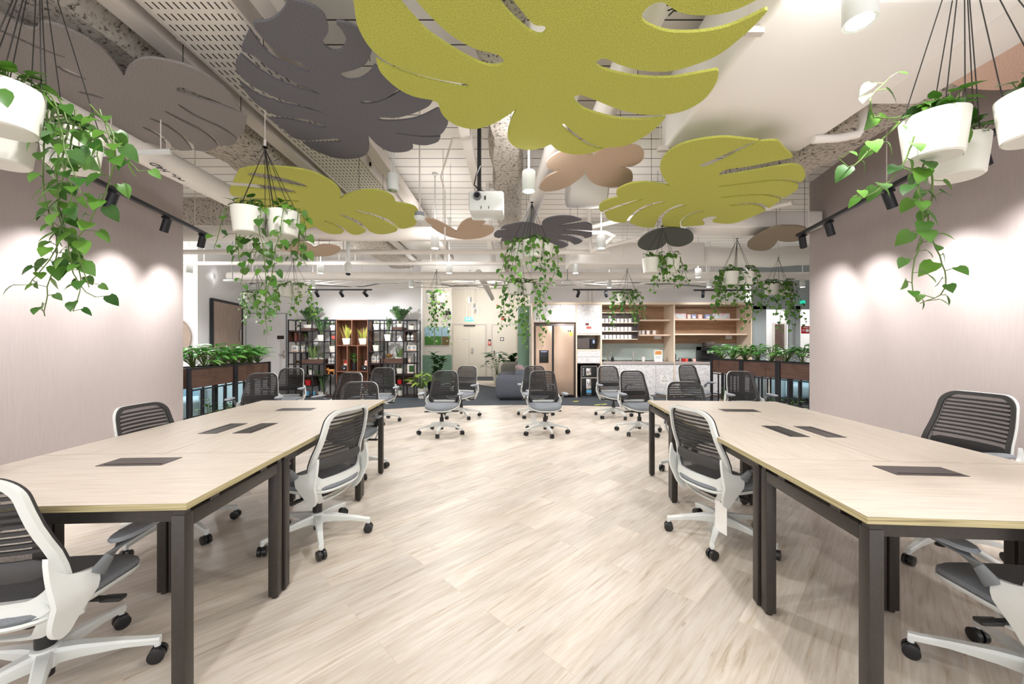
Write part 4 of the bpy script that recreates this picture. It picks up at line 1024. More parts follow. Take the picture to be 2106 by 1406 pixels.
# ------------------------------------------------------------------ plant shelves along the back wall
SY = 9.35; SD = .32
def SX(cx): return (580+cx/7.02-CX)/F*SY
def SZ(cy): return 1.3-(640+cy/7.02-HY)/F*SY
def rack(label, xs, hz, solids, boxes, x0, x1):
    """open black rack: verticals and shelf levels in shelf-photo units"""
    t = thing('plant_rack', label, 'shelf', (0, SY, 0))
    b = .011; mb = MB()
    zt_ = SZ(122)
    for (cx, ya, yb) in xs:
        for y in (0, SD): 
            mb2 = MB().box((SX(cx)-b, y-b, SZ(yb)), (SX(cx)+b, y+b, SZ(ya)))
            mb2.build('upright', 'black', t, False)
    for (cy, xa, xb) in hz:
        z = SZ(cy)
        MB().box((SX(xa), -b, z-b), (SX(xb), b, z+b)).box((SX(xa), SD-b, z-b), (SX(xb), SD+b, z+b)).box((SX(xa)-b, -b, z-b), (SX(xa)+b, SD+b, z+b)).box((SX(xb)-b, -b, z-b), (SX(xb)+b, SD+b, z+b)).build('shelf_frame', 'black', t, False)
    for (cy, xa, xb) in solids:
        z = SZ(cy); MB().box((SX(xa), 0, z), (SX(xb), SD, z+.014)).build('shelf_board', 'walnut', t, False)
    for (xa, ya, xb, yb, open_) in boxes:
        a, c, d, e = SX(xa), SX(xb), SZ(yb), SZ(ya); w = .012
        m_ = MB().box((a, .0, d), (c, SD, d+w)).box((a, 0, d), (a+w, SD, e)).box((c-w, 0, d), (c, SD, e)).box((a, SD-w, d), (c, SD, e))
        if open_: m_.box((a, 0, e-w), (c, SD, e))
        else: m_.box((a, 0, d), (c, w, e))
        m_.build('wood_box', 'walnut', t, False)
    return t
B_ = 1232
L = rack('black metal rack full of plants left of the wooden cabinet', [(92, 125, B_), (265, 125, 930), (435, 125, 440), (440, 765, B_), (608, 125, B_), (772, 125, B_), (345, 440, 700), (172, 600, 930)],
         [(125, 92, 772), (283, 92, 772), (437, 92, 608), (600, 92, 345), (600, 608, 772), (765, 92, 772), (928, 92, 608), (1080, 92, 440), (B_, 92, 772)],
         [(283, 92, 265), (283, 608, 772), (437, 92, 608), (600, 92, 345), (600, 608, 772), (765, 92, 265), (765, 608, 772), (928, 92, 608), (1080, 92, 440), (B_-3, 92, 772)],
         [(275, 690, 600, 762, 0), (618, 770, 765, 915, 1), (92, 935, 435, 1078, 1), (268, 240, 425, 283, 0), (95, 290, 265, 436, 1)], 92, 772)
R = rack('black metal rack full of plants right of the wooden cabinet', [(1248, 125, B_), (1415, 125, 765), (1590, 125, 437), (1590, 765, B_), (1755, 125, B_), (1950, 125, B_), (1465, 437, B_), (1910, 600, B_)],
         [(125, 1248, 1950), (275, 1248, 1950), (435, 1248, 1950), (585, 1248, 1415), (585, 1765, 1950), (755, 1248, 1950), (908, 1415, 1950), (1065, 1590, 1950), (B_, 1248, 1950)],
         [(275, 1248, 1415), (275, 1755, 1950), (435, 1415, 1590), (430, 1755, 1950), (585, 1248, 1415), (585, 1765, 1950), (755, 1248, 1415), (908, 1590, 1950), (908, 1415, 1590), (1065, 1590, 1950), (B_-3, 1415, 1950)],
         [(1590, 228, 1745, 275, 0), (1420, 680, 1750, 755, 0), (1260, 765, 1410, 905, 1), (1598, 918, 1908, 1064, 1), (1765, 285, 1905, 430, 1)], 1248, 1950)
t = thing('display_cabinet', 'tall warm walnut display cabinet between the two black plant racks', 'cabinet', (0, SY, 0))
a, b = SX(780), SX(1240); w = .018; zt_ = SZ(117); zm = SZ(495); zb = SZ(870)
MB().box((a, 0, 0), (a+w, SD, zt_)).box((b-w, 0, 0), (b, SD, zt_)).box((a, 0, zt_-w), (b, SD, zt_)).box((a+w, SD-.01, 0), (b-w, SD, zt_-w)).build('carcass', 'walnutv', t, False)
MB().box((a+w, 0, zm-w/2), (b-w, SD-.01, zm+w/2)).build('shelf', 'walnutv', t, False)
MB().box((a+w, 0, zb-w/2), (b-w, SD-.01, zb+w/2)).build('shelf', 'walnutv', t, False)
MB().box((a+w, 0, .06-w/2), (b-w, SD-.01, .06+w/2)).build('shelf', 'walnutv', t, False)
MB().box((SX(1007)-w/2, 0, zm+w/2), (SX(1007)+w/2, SD-.01, zt_-w)).build('divider', 'walnutv', t, False)
for cx in (942, 1090): MB().box((SX(cx)-w/2, 0, zb+w/2), (SX(cx)+w/2, SD-.01, zm-w/2)).build('divider', 'walnutv', t, False)
MB().box((SX(1007)-w/2, 0, .07), (SX(1007)+w/2, SD-.01, zb-w/2)).build('divider', 'walnutv', t, False)
def SP(cx, cy, dy=.13, dz=.0145): return (SX(cx), SY+dy, SZ(cy)+dz)
u = .0166   # one shelf-photo unit is ~1/600 m
k = SY/F/7.02
def pp(label, cx, cy, pw, ph, kind, fh, fw, m=None, pm='potwhite', square=True, wy=None, dz=.0145): return potted(label, SP(cx, cy, .13, dz), pw*k, ph*k, kind, fh*k, fw*k, m, pm, square, 0, wy*k if wy else None)
pp('small white pot with reddish succulent, top left cell of the left rack', 210, 283, 70, 55, 'rosette', 60, 60, 'redleaf')
pp('white trough with tall dark plant rising above the left rack', 352, 275, 130, 75, 'zz', 270, 260)
pp('white square pot with dark arching plant in the left rack, under its top rail', 538, 437, 105, 90, 'zz', 270, 190)
pp('white pot with lime leaves at the top right of the left rack', 712, 283, 88, 75, 'leafy', 75, 110, 'lime')
pp('dark pot of small ivy beside the brown canisters', 305, 437, 60, 50, 'leafy', 110, 90, 'bush', 'fridgedark')
pp('white pot with red anthurium flowers in the left rack', 710, 600, 100, 90, 'leafy', 110, 120, 'redleaf')
pp('long white bowl with striped snake plant in the left rack', 420, 700, 150, 40, 'snake', 230, 170, None, 'potwhite', True, 80, -.02)
pp('short white bowl with reddish croton beside the snake plant', 555, 700, 95, 40, 'leafy', 120, 120, 'redleaf', 'potwhite', True, None, -.02)
pp('low brown bromeliad lying in the fourth row of the left rack', 195, 765, 60, 14, 'rosette', 75, 100, 'redleaf', 'beige')
pp('wide white pot, fifth row left end of the left rack', 220, 928, 90, 90, 'leafy', 50, 60, 'zz')
pp('round white pot with green succulent in the left rack', 385, 928, 85, 75, 'rosette', 60, 70, 'bush', 'potwhite', False)
pp('red glazed square pot with pale succulent in the left rack', 350, 1080, 95, 75, 'rosette', 45, 75, 'orange', 'red')
pp('white pot with tall upright dark plant on the floor of the left rack', 552, B_, 110, 55, 'zz', 290, 120)
pp('white pot of yellow edged snake plant, left half of the cabinet top', 915, 488, 130, 90, 'snakey', 230, 170, None)
pp('white pot of yellow edged snake plant, right half of the cabinet top', 1155, 488, 130, 90, 'snakey', 195, 160, None)
pp('black face shaped pot with arching light green plant in the cabinet', 1020, 862, 100, 110, 'lily', 170, 190, 'bush', 'blackpl', False)
pp('white pot with lime leaves at the top left of the right rack', 1345, 275, 95, 85, 'leafy', 65, 100, 'lime')
pp('white pot with orange croton in the right rack', 1342, 585, 100, 90, 'leafy', 115, 140, 'orange')
pp('white pot with upright dark plant in the right rack, second row', 1510, 435, 105, 95, 'zz', 250, 110)
pp('white pot of wide dark plant rising above the right rack', 1680, 245, 95, 60, 'zz', 240, 240, None)
pp('small white pot with reddish succulent, top right cell of the right rack', 1855, 275, 85, 65, 'rosette', 55, 75, 'redleaf')
pp('long white bowl with pale bromeliad in the right rack', 1530, 690, 120, 35, 'rosette', 95, 110, 'orange', 'potwhite', True, 80, -.02)
pp('long white bowl with upright snake plant in the right rack', 1665, 690, 120, 40, 'snake', 215, 130, None, 'potwhite', True, 80, -.02)
pp('white pot with dark red foliage in the right rack', 1680, 908, 95, 75, 'leafy', 85, 100, 'redleaf')
pp('small red glazed pot with little plant in the right rack', 1680, 1065, 70, 65, 'leafy', 60, 50, 'bush', 'red')
pp('white square pot with bushy dark plant, floor of the right rack', 1525, B_, 100, 75, 'zz', 200, 120)
pp('round white pot with lime leaves, floor of the right rack', 1685, B_, 85, 80, 'leafy', 60, 80, 'lime', 'potwhite', False)
# red flowers of the anthurium
f = thing('red_flower_spray', 'red flower spray above the anthurium pot', 'flower', SP(715, 420, .12))
fm = MB(); random.seed(2)
for i in range(5): add_leaf(fm, Vector((random.uniform(-.04, .05), -.02, random.uniform(.0, .06))), (random.uniform(-.6, .8), -.2, .8), (0, -1, .3), .06, .9)
fm.build('petals', 'redfl', f); MB().tube([(0, 0, -.12), (0, -.01, .02)], .003, 4).tube([(.01, 0, -.12), (.03, -.01, .04)], .003, 4).build('stalks', 'stem', f)
def bottle(label, loc, w, h, kind, group=None):
    t = thing({'jug': 'plastic_jug', 'pump': 'pump_bottle', 'bottle': 'white_bottle', 'can': 'canister', 'jar': 'glass_jar'}[kind], label, 'bottle' if kind != 'can' else 'canister', loc, 0, group)
    if kind == 'jug':
        MB().box((-w/2, -w*.35, 0), (w/2, w*.35, h*.72), ch=.012).box((-w*.38, -w*.25, h*.70), (w*.1, w*.25, h*.86), ch=.01).build('jug_body', 'potwhite', t)
        MB().tube([(w*.12, 0, h*.84), (w*.38, 0, h*.86), (w*.42, 0, h*.70)], .008, 8).build('handle', 'potwhite', t)
        MB().cyl((-w*.15, 0, h*.85), (-w*.15, 0, h), w*.14).build('cap', 'potwhite', t)
        MB().box((-w*.38, -w*.36, h*.06), (w*.38, -w*.352, h*.20)).build('label_band', 'label', t, False)
        MB().box((-w*.3, -w*.36, h*.30), (w*.3, -w*.352, h*.58)).build('label_print', 'armlight', t, False)
    elif kind in ('pump', 'bottle'):
        MB().lathe([(.01, 0), (w*.48, 0), (w*.5, .01), (w*.5, h*.55), (w*.36, h*.68), (w*.16, h*.74), (w*.16, h*.80), (.01, h*.80)], (0, 0, 0), 20).build('bottle_body', 'potwhite', t)
        MB().lathe([(w*.505, h*.15), (w*.51, h*.15), (w*.51, h*.4), (w*.505, h*.4)], (0, 0, 0), 20).build('label_print', 'armlight', t)
        q = MB().cyl((0, 0, h*.79), (0, 0, h*.86), w*.17)
        if kind == 'pump': q.cyl((0, 0, h*.86), (0, 0, h*.94), w*.05).box((-w*.12, -w*.45, h*.93), (w*.12, w*.12, h), ch=.003)
        else: q.cyl((0, 0, h*.86), (0, 0, h), w*.17)
        q.build('pump_head' if kind == 'pump' else 'cap', 'lblue' if kind == 'bottle' else 'potwhite', t)
    elif kind == 'can':
        MB().lathe([(.01, 0), (w*.5, 0), (w*.5, h), (.01, h)], (0, 0, 0), 24).build('canister_body', 'brown', t)
        MB().lathe([(.01, h), (w*.51, h), (w*.51, h+.008), (.01, h+.008)], (0, 0, 0), 24).build('lid', 'gold', t)
    else:
        MB().lathe([(.01, 0), (w*.5, 0), (w*.5, h*.8), (w*.4, h*.88), (.01, h*.88)], (0, 0, 0), 20).build('jar_body', 'blue', t)
        MB().cyl((0, 0, h*.88), (0, 0, h), w*.42).build('lid', 'lblue', t)
    return t
def bt(label, cx, cy, w, h, kind, g=None): return bottle(label, SP(cx, cy, .12), w*k, h*k, kind, g)
bt('glossy brown canister, left of two in the left rack', 160, 437, 55, 110, 'can'); bt('glossy brown canister, right of two in the left rack', 217, 437, 50, 110, 'can')
bt('white jug, leftmost in the third row of the left rack', 158, 600, 95, 130, 'jug'); bt('white jug, middle of three in the left rack', 240, 600, 55, 130, 'jug'); bt('white jug, right of three in the left rack', 298, 600, 55, 130, 'jug')
bt('white pump bottle, left of three beside the cabinet', 655, 765, 42, 120, 'pump'); bt('white pump bottle, middle of three beside the cabinet', 702, 765, 42, 115, 'pump'); bt('white pump bottle, right of three beside the cabinet', 748, 765, 38, 115, 'pump')
bt('blue jar, left of two at the bottom of the left rack', 330, B_, 50, 70, 'jar'); bt('blue jar, right of two at the bottom of the left rack', 415, B_, 46, 70, 'jar')
bt('white jug with blue cap, left of two in the right rack', 1302, 755, 66, 135, 'jug'); bt('white jug with blue cap, right of two in the right rack', 1380, 755, 66, 135, 'jug')
bt('white bottle, left of two in the boxed cell of the right rack', 1805, 425, 50, 110, 'bottle'); bt('white bottle, right of two in the boxed cell of the right rack', 1865, 425, 50, 110, 'bottle')
bt('white jug, left of two near the right end of the right rack', 1825, 585, 70, 120, 'jug'); bt('white jug, right of two near the right end of the right rack', 1892, 585, 68, 120, 'jug')
for i, (cx, lb) in enumerate(((882, 'left'), (1180, 'right'))):
    t = thing('gift_box', 'dark gift box in the %s lower cell of the cabinet' % lb, 'box', SP(cx, 862, .12, .012))
    MB().box((-.075, -.06, 0), (.075, .06, 70*k), ch=.003).build('box_body', 'black', t); MB().box((-.015, -.062, .04), (.015, -.06, .06)).build('box_label', 'winkp', t, False)
    t = thing('figurine', ('red topped' if i == 0 else 'tan') + ' figurine standing on the dark gift box in the %s cabinet cell' % lb, 'figurine', (SP(cx, 862)[0]+.02, SY+.12, SP(cx, 862, .12, .012)[2]+70*k))
    MB().box((-.04, -.03, 0), (.04, .03, .05), ch=.003).build('wooden_block', 'pinkbox', t); MB().lathe([(.01, .05), (.035, .055), (.042, .085), (.03, .115), (.01, .12)], (0, 0, 0), 20).build('dome', 'red' if i == 0 else 'pinkbox', t)
t = thing('plush_toy', 'orange striped plush animal in the wooden cell of the left rack', 'plush toy', SP(695, 915, .10, .013))
pb = MB().lathe([(.01, .0), (.5, .06), (.9, .3), (1, .55), (.7, .9), (.01, 1)], (0, 0, .045), 18, .10, .05)
pb.v = [(x, y, .045+(z-.045)*.075) for x, y, z in pb.v]; pb.build('body', 'ear', t)
MB().lathe([(.005, -.035), (.028, -.02), (.034, 0), (.028, .022), (.005, .034)], (-.09, -.02, .11), 16).lathe([(.002, 0), (.012, 0), (.010, .018), (.002, .02)], (-.11, -.02, .135), 8).lathe([(.002, 0), (.012, 0), (.010, .018), (.002, .02)], (-.07, -.02, .135), 8).build('head', 'ear', t)
for x in (-.07, .06):
    for y in (-.03, .03): MB().cyl((x, y, 0), (x, y, .065), .013, .015, 10).build('leg', 'ear', t)
for cx, lb in ((1825, 'right'), (240, 'left')):
    t = thing('shell_dish', 'shallow dish of pebbles in the wooden cell of the %s rack' % lb, 'dish', SP(cx, 1065 if cx > 1000 else 1080, .12))
    MB().lathe([(.01, 0), (.05, 0), (.085, .018), (.082, .02), (.05, .006), (.01, .006)], (0, 0, 0), 24).build('dish', 'beige', t)
    random.seed(4); pe = MB()
    for i in range(22):
        a = random.uniform(0, 6.3); r = random.uniform(0, .055); pe.lathe([(.003, -.006), (.012, 0), (.003, .008)], (cos(a)*r, sin(a)*r, .016+random.uniform(0, .014)), 7)
    tag(pe.build('pebbles', 'beigepale', t), None, None, None, 'stuff')
t = thing('driftwood_ornament', 'pointed wooden ornament at the right end of the right rack', 'ornament', SP(1830, 755, .12))
MB().tube([(0, 0, 0), (-.02, 0, .05), (.0, 0, .12)], [.02, .03, .004], 8).tube([(0, 0, .04), (.05, -.01, .06)], [.012, .003], 6).build('driftwood', 'beige', t)
t = thing('framed_picture', 'small framed dark picture leaning in the right end of the right rack', 'picture', SP(1848, 908, .14))
MB().box((-.10, -.01, 0), (.10, .01, .22)).build('picture_mount', 'paper', t, False); MB().box((-.105, -.013, 0), (-.095, .012, .225)).box((.095, -.013, 0), (.105, .012, .225)).box((-.105, -.013, .215), (.105, .012, .228)).box((-.105, -.013, 0), (.105, .012, .01)).build('frame', 'beige', t, False)
MB().box((-.055, -.0125, .03), (.055, -.0105, .19)).build('print', 'zz', t, False)
t = thing('paper_ornament', 'small white triangular ornament in the right rack, second row', 'ornament', SP(1680, 435, .15))
MB().add([(-.05, -.03, 0), (.06, -.03, 0), (.06, .03, 0), (-.05, .03, 0), (.0, 0, .14)], [(3, 2, 1, 0), (0, 1, 4), (1, 2, 4), (2, 3, 4), (3, 0, 4)]).build('folded_paper', 'paper', t, False)

# ------------------------------------------------------------------ kitchen wall
KY = 9.30; KD = .62
def KX(px, Y=KY): return (px-CX)/F*Y
def KZ(py, Y=KY): return CH-(py-HY)/F*Y
t = thing('refrigerator', 'tall champagne side by side refrigerator with a black water dispenser', 'refrigerator', (0, KY, 0))
xa, xb = KX(1099), KX(1184); zt_ = KZ(664)
MB().box((xa, .06, .02), (xb, KD, zt_), ch=.006).build('fridge_body', 'fridgedark', t)
xm = KX(1137)
for q0, q1 in ((xa+.03, xm-.022), (xm+.022, xb-.05)):
    MB().box((q0, -.02, .07), (q1, .058, zt_-.07), ch=.012).build('fridge_door', 'champ', t)
MB().box((xm-.020, .0, .07), (xm+.020, .06, zt_-.07)).build('handle_recess', 'blackpl', t, False)
MB().box((KX(1109), -.026, KZ(746)), (KX(1128), -.018, KZ(720)), ch=.003).build('water_dispenser', 'blackpl', t)
MB().box((KX(1112), -.028, KZ(724)), (KX(1125), -.0262, KZ(721.5))).build('dispenser_panel', 'lblue', t, False)
MB().box((KX(1171), -.0225, KZ(690)), (KX(1177), -.0205, KZ(683))).build('energy_label', 'yel', t, False)
MB().box((KX(1168), -.0225, KZ(682)), (KX(1170), -.0205, KZ(679))).box((KX(1171.5), -.0225, KZ(682)), (KX(1174), -.0205, KZ(679))).build('door_print', 'ink', t, False)
# tall cupboard frame
t = thing('kitchen_cupboard', 'tall marble fronted cupboard around the fridge and the microwave niche', 'cupboard', (0, KY, 0))
w = .022
MB().box((KX(1094), 0, 0), (KX(1098), KD, KZ(626))).build('side_panel', 'beigepale', t, False)
MB().box((KX(1184.5), 0, 0), (KX(1187), KD, KZ(626))).build('side_panel', 'beigepale', t, False)
MB().box((KX(1235), 0, 0), (KX(1238), KD, KZ(626))).build('side_panel', 'beigepale', t, False)
MB().box((KX(1098), .02, KZ(663)), (KX(1184.5), KD, KZ(626))).build('cupboard_box', 'beige', t, False)
for a, b in ((1098, 1122), (1122, 1153), (1153, 1184)): MB().box((KX(a)+.003, 0, KZ(661.5)), (KX(b)-.003, .019, KZ(626.5))).build('door', 'marble', t, False)
MB().box((KX(1187), .02, KZ(686)), (KX(1235), KD, KZ(626))).build('cupboard_box', 'beige', t, False)
dd = MB().box((KX(1187)+.004, 0, KZ(685.5)), (KX(1235)-.004, .019, KZ(626.5))).build('door', 'marble', t, False)
st_ = MB().box((KX(1206), -.002, KZ(676)), (KX(1216), -.0005, KZ(671))).build('red_sticker', 'redfl', dd, False)
st_ = MB().box((KX(1204), -.002, KZ(669)), (KX(1211), -.0005, KZ(664))).build('script_sticker', 'brown', dd, False)
MB().box((KX(1187), 0, KZ(689)), (KX(1235), KD, KZ(686.5))).build('niche_board', 'beigepale', t, False)
MB().box((KX(1187), 0, KZ(721)), (KX(1235), KD, KZ(718))).build('niche_board', 'beigepale', t, False)
MB().box((KX(1187), KD-.02, KZ(718)), (KX(1235), KD, KZ(689))).build('niche_back', 'beigepale', t, False)
MB().box((KX(1187), .02, KZ(747)), (KX(1235), KD, KZ(721))).build('cupboard_box', 'beige', t, False)
for a, b in ((721.5, 733), (733.6, 746.5)): MB().box((KX(1187)+.004, 0, KZ(b)), (KX(1235)-.004, .019, KZ(a))).build('drawer', 'marble', t, False)
MB().box((KX(1187), KD-.02, 0), (KX(1235), KD, KZ(747))).box((KX(1187), .1, .0), (KX(1235), KD, .02)).build('lower_niche', 'black', t, False)
tag(MB().box((KX(1093), -.02, KZ(626)), (KX(1547), KD, KZ(621.5))).build('cornice', 'beigepale', None, False), 'long pale cornice board along the top of the kitchen wall', 'cornice').location = (0, KY, 0)
# microwave
t = thing('microwave', 'dark microwave in the niche beside the fridge', 'microwave', (0, KY, KZ(718)))
MB().box((KX(1188), .06, 0), (KX(1226), .42, .27), ch=.008).build('microwave_body', 'blackpl', t)
MB().box((KX(1188)+.01, .05, .02), (KX(1213), .06, .25)).build('door_window', 'fridgedark', t, False)
MB().box((KX(1220), .05, .14), (KX(1224), .06, .22)).build('control_panel', 'lblue', t, False)
MB().cyl((KX(1216), .02, .03), (KX(1216), .02, .25), .012).build('handle', 'blackpl', t)
# water dispenser
t = thing('water_dispenser', 'black and glass standing water dispenser below the marble drawers', 'water dispenser', (0, KY, .02))
a, b = KX(1195), KX(1229); zz = KZ(752)-.02
MB().box((a, .04, 0), (b, .42, zz), ch=.008).build('dispenser_body', 'blackpl', t)
MB().box((a, .028, 0), (a+.012, .04, zz)).box((b-.012, .028, 0), (b, .04, zz)).box((a, .028, zz-.012), (b, .04, zz)).box((a, .026, zz*.60), (b, .04, zz*.60+.018)).box((a, .028, 0), (b, .04, .012)).build('trim', 'chrome', t, False)
MB().box((a+.13, .022, .04), (a+.25, .03, zz*.58), ch=.004).box((a+.13, .022, zz*.68), (a+.25, .03, zz*.93), ch=.004).build('steel_panel', 'chrome', t)
MB().box((a+.13, .018, .10), (a+.25, .022, .16)).build('blue_print', 'blue', t, False)
for i in range(4): MB().cyl((a+.06, .03, zz*.70+i*.05), (a+.06, .024, zz*.70+i*.05), .010, .010, 12).build('button', 'winkp', t)
# bay panels
t = thing('kitchen_shelving', 'open oak kitchen shelving with two bays and a glass splashback', 'shelving', (0, KY, 0))
X0, X1, X2 = KX(1238), KX(1385.5), KX(1547)
MB().box((X1, 0, 0), (X1+.032, KD, KZ(626))).build('divider_panel', 'beigepale', t, False)
MB().box((X2-.03, 0, 0), (X2, KD, KZ(626))).build('side_panel', 'beigepale', t, False)
MB().box((X0, KD-.015, 1.30), (X1, KD, KZ(626))).build('back_panel', 'cabwood', t, False)
MB().box((X1+.032, KD-.015, 1.30), (X2-.03, KD, KZ(626))).build('back_panel', 'cabwood', t, False)
MB().box((X0, KD-.02, .88), (X1, KD-.01, 1.30)).build('splashback', 'splash', t, False)
MB().box((X1+.032, KD-.02, .88), (X2-.03, KD-.01, 1.30)).build('splashback', 'splash', t, False)
for z, zb2 in ((KZ(659), 0), (KZ(690), 0)):
    MB().box((KX(1317), .16, z), (X1, KD-.015, z+.035)).build('shelf_board', 'beige', t, False)
for z in (KZ(657.5), KZ(688.5)):
    MB().box((X1+.032, .10, z), (X2-.03, KD-.015, z+.035)).build('shelf_board', 'beige', t, False)
MB().box((KX(1345, 9.9), KD-.03, KZ(697, 9.9)), (KX(1360, 9.9), KD-.015, KZ(690, 9.9))).build('wall_socket', 'winkp', t, False)
MB().box((KX(1492, 9.9), KD-.03, KZ(697, 9.9)), (KX(1505, 9.9), KD-.015, KZ(688, 9.9))).build('wall_socket', 'winkp', t, False)
for x_0, x_1, lb, n, frs in ((X0, X1-.005, 'left counter with marble doors under the mug rack and taps', 4, 0), (X1+.034, X2-.032, 'right counter with marble drawers behind the right planter', 4, 1)):
    t = thing('base_cabinet', lb, 'cabinet', (0, KY, 0))
    zc = KZ(748)
    MB().box((x_0, .02, .06), (x_1, KD-.025, zc)).box((x_0, .06, 0), (x_1, KD-.025, .06)).build('cabinet_body', 'beige', t, False)
    for i in range(n):
        a = x_0+(x_1-x_0)*i/n; b = x_0+(x_1-x_0)*(i+1)/n
        if frs:
            for z0, z1 in ((.07, .28), (.285, .55), (.555, zc-.004)): MB().box((a+.003, 0, z0), (b-.003, .019, z1)).build('drawer', 'marble', t, False)
        else: MB().box((a+.003, 0, .07), (b-.003, .019, zc-.004)).build('door', 'marble', t, False)
    if not frs:
        q = MB().box((KX(1357), -.002, KZ(789)), (KX(1377), -.0005, KZ(771))).build('recycling_sign', 'paper', t, False)
        text('RECYCLE', .035, (KX(1367), -.003, KZ(783)), (pi/2, 0, 0), 'ink', q)
        ar = MB()
        for j in range(3):
            a_ = 2*pi*j/3+pi/2; ar.tube([(KX(1367)+.03*cos(a_+.4*s_), -.003, KZ(776)+.03*sin(a_+.4*s_)) for s_ in (-1, 0, 1, 1.6)], [.006, .006, .011, .001], 4)
        ar.build('recycling_symbol', 'ink', q)
    tag(MB().box((x_0-.002, -.02, zc), (x_1+.003, KD-.025, zc+.045)).build('worktop', 'counter', None, False), 'grey worktop of the %s kitchen counter' % ('right' if frs else 'left'), 'worktop').location = (0, KY, 0)
ZC = KZ(748)+.045
# mug rack and mugs
t = thing('mug_rack', 'black wall rack holding three rows of white mugs', 'rack', (0, KY, 0))
ra, rb_ = X0+.002, KX(1316); yb = .10
rows_ = [(664, 'top'), (681.5, 'middle'), (698, 'bottom')]
MB().box((rb_-.02, yb, KZ(698.5)), (rb_, yb+.14, KZ(641))).box((ra, yb, KZ(698.5)), (ra+.02, yb+.14, KZ(641))).box((ra, yb+.13, KZ(698.5)), (rb_, yb+.14, KZ(641))).build('rack_frame', 'fridgedark', t, False)
MB().box((ra, yb, KZ(643)), (rb_, yb+.13, KZ(641.5))).build('rack_top', 'beigepale', t, False)
for py, _ in rows_: MB().box((ra+.02, yb-.003, KZ(py)), (rb_-.02, yb+.13, KZ(py-1.6))).build('rack_shelf', 'beigepale', t, False)
def make_mug(label):
    t = thing('mug', label, 'mug', (0, 0, 0), 0, 'white mugs on the black wall rack')
    MB().lathe([(.01, 0), (.036, 0), (.040, .006), (.041, .095), (.037, .095), (.036, .012), (.01, .010)], (0, 0, 0), 20).build('cup', 'mug', t)
    MB().tube([(.038, -.01, .078), (.060, -.012, .072), (.064, -.012, .045), (.055, -.012, .025), (.037, -.01, .022)], .0065, 8).build('handle', 'mugdark', t)
    return t
mug = None; mi = 0
ords = ('first', 'second', 'third', 'fourth', 'fifth', 'sixth', 'seventh', 'eighth')
for ri, (py, rn) in enumerate(rows_):
    for j in range(8):
        px = 1243+j*8.1; loc = (KX(px), KY+yb+.06, KZ(py-1.6)+.001); lb = 'white mug on the %s row of the mug rack, %s from the left' % (rn, ords[j])
        if mug is None: mug = make_mug(lb); mug.location = loc
        else: dup(mug, loc, random.uniform(-.3, .3), lb)
for j, px in enumerate((1323, 1331, 1342, 1355)):
    m_ = dup(mug, (KX(px), KY+.30, KZ(690)+.036), .2*j if j < 3 else 2.8, ('white mug on the lower oak shelf right of the rack, %s from the left' % ords[j]), 'white mugs on the oak shelf')
# taps, soap, stand, cups
for px, lb in ((1258, 'curved chrome tap at the left of the counter'), (1313, 'straight chrome boiling water tap in the middle of the counter')):
    t = thing('kitchen_tap', lb, 'tap', (KX(px), KY+.40, ZC))
    if px < 1300: MB().cyl((0, 0, 0), (0, 0, .05), .02).tube([(0, 0, .04), (0, 0, .20), (.02, -.01, .25), (.06, -.05, .25), (.08, -.07, .19)], .012, 10).build('spout', 'chrome', t)
    else: MB().cyl((0, 0, 0), (0, 0, .23), .018).cyl((-.01, 0, .22), (.08, -.06, .235), .012).box((-.02, -.02, .225), (.02, .02, .245), ch=.004).build('spout', 'chrome', t)
    MB().cyl((.0, 0, .06), (.05, 0, .08), .007).build('lever', 'chrome', t)
t = thing('soap_bottle', 'small black soap bottle beside the curved tap', 'bottle', (KX(1267), KY+.33, ZC))
MB().lathe([(.01, 0), (.035, 0), (.035, .09), (.012, .10), (.01, .12)], (0, 0, 0), 20).build('bottle_body', 'blackpl', t); MB().box((-.008, -.04, .12), (.008, .01, .132)).build('pump_head', 'blackpl', t, False)
t = thing('dish_sponge_cup', 'small teal cup left of the curved tap', 'cup', (KX(1245), KY+.3, ZC)); MB().lathe([(.01, 0), (.035, 0), (.042, .05), (.038, .05), (.032, .006), (.01, .006)], (0, 0, 0), 20).build('cup', 'black', t); MB().lathe([(.01, .03), (.039, .045), (.03, .06), (.01, .062)], (0, 0, 0), 16).build('sponge', 'splash', t)
t = thing('paper_cup_stack', 'short stack of white cups on the left counter', 'cups', (KX(1332), KY+.3, ZC)); MB().lathe([(.01, 0), (.03, 0), (.038, .09), (.040, .095), (.036, .11), (.01, .11)], (0, 0, 0), 20).build('cups', 'mug', t)
t = thing('display_stand', 'white poster stand with a brown picture on the left counter', 'stand', (KX(1361), KY+.22, ZC), 0)
MB().box((-.10, -.005, 0), (.10, .005, .28)).box((-.10, -.04, 0), (.10, .05, .008)).build('stand_panel', 'paper', t, False); MB().box((-.08, -.0065, .17), (.08, -.0052, .26)).build('picture', 'ear', t, False)
MB().box((-.07, -.0065, .12), (.07, -.0052, .125)).box((-.07, -.0065, .10), (.05, -.0052, .105)).box((-.07, -.0065, .08), (.06, -.0052, .085)).build('printed_lines', 'armgrey', t, False)
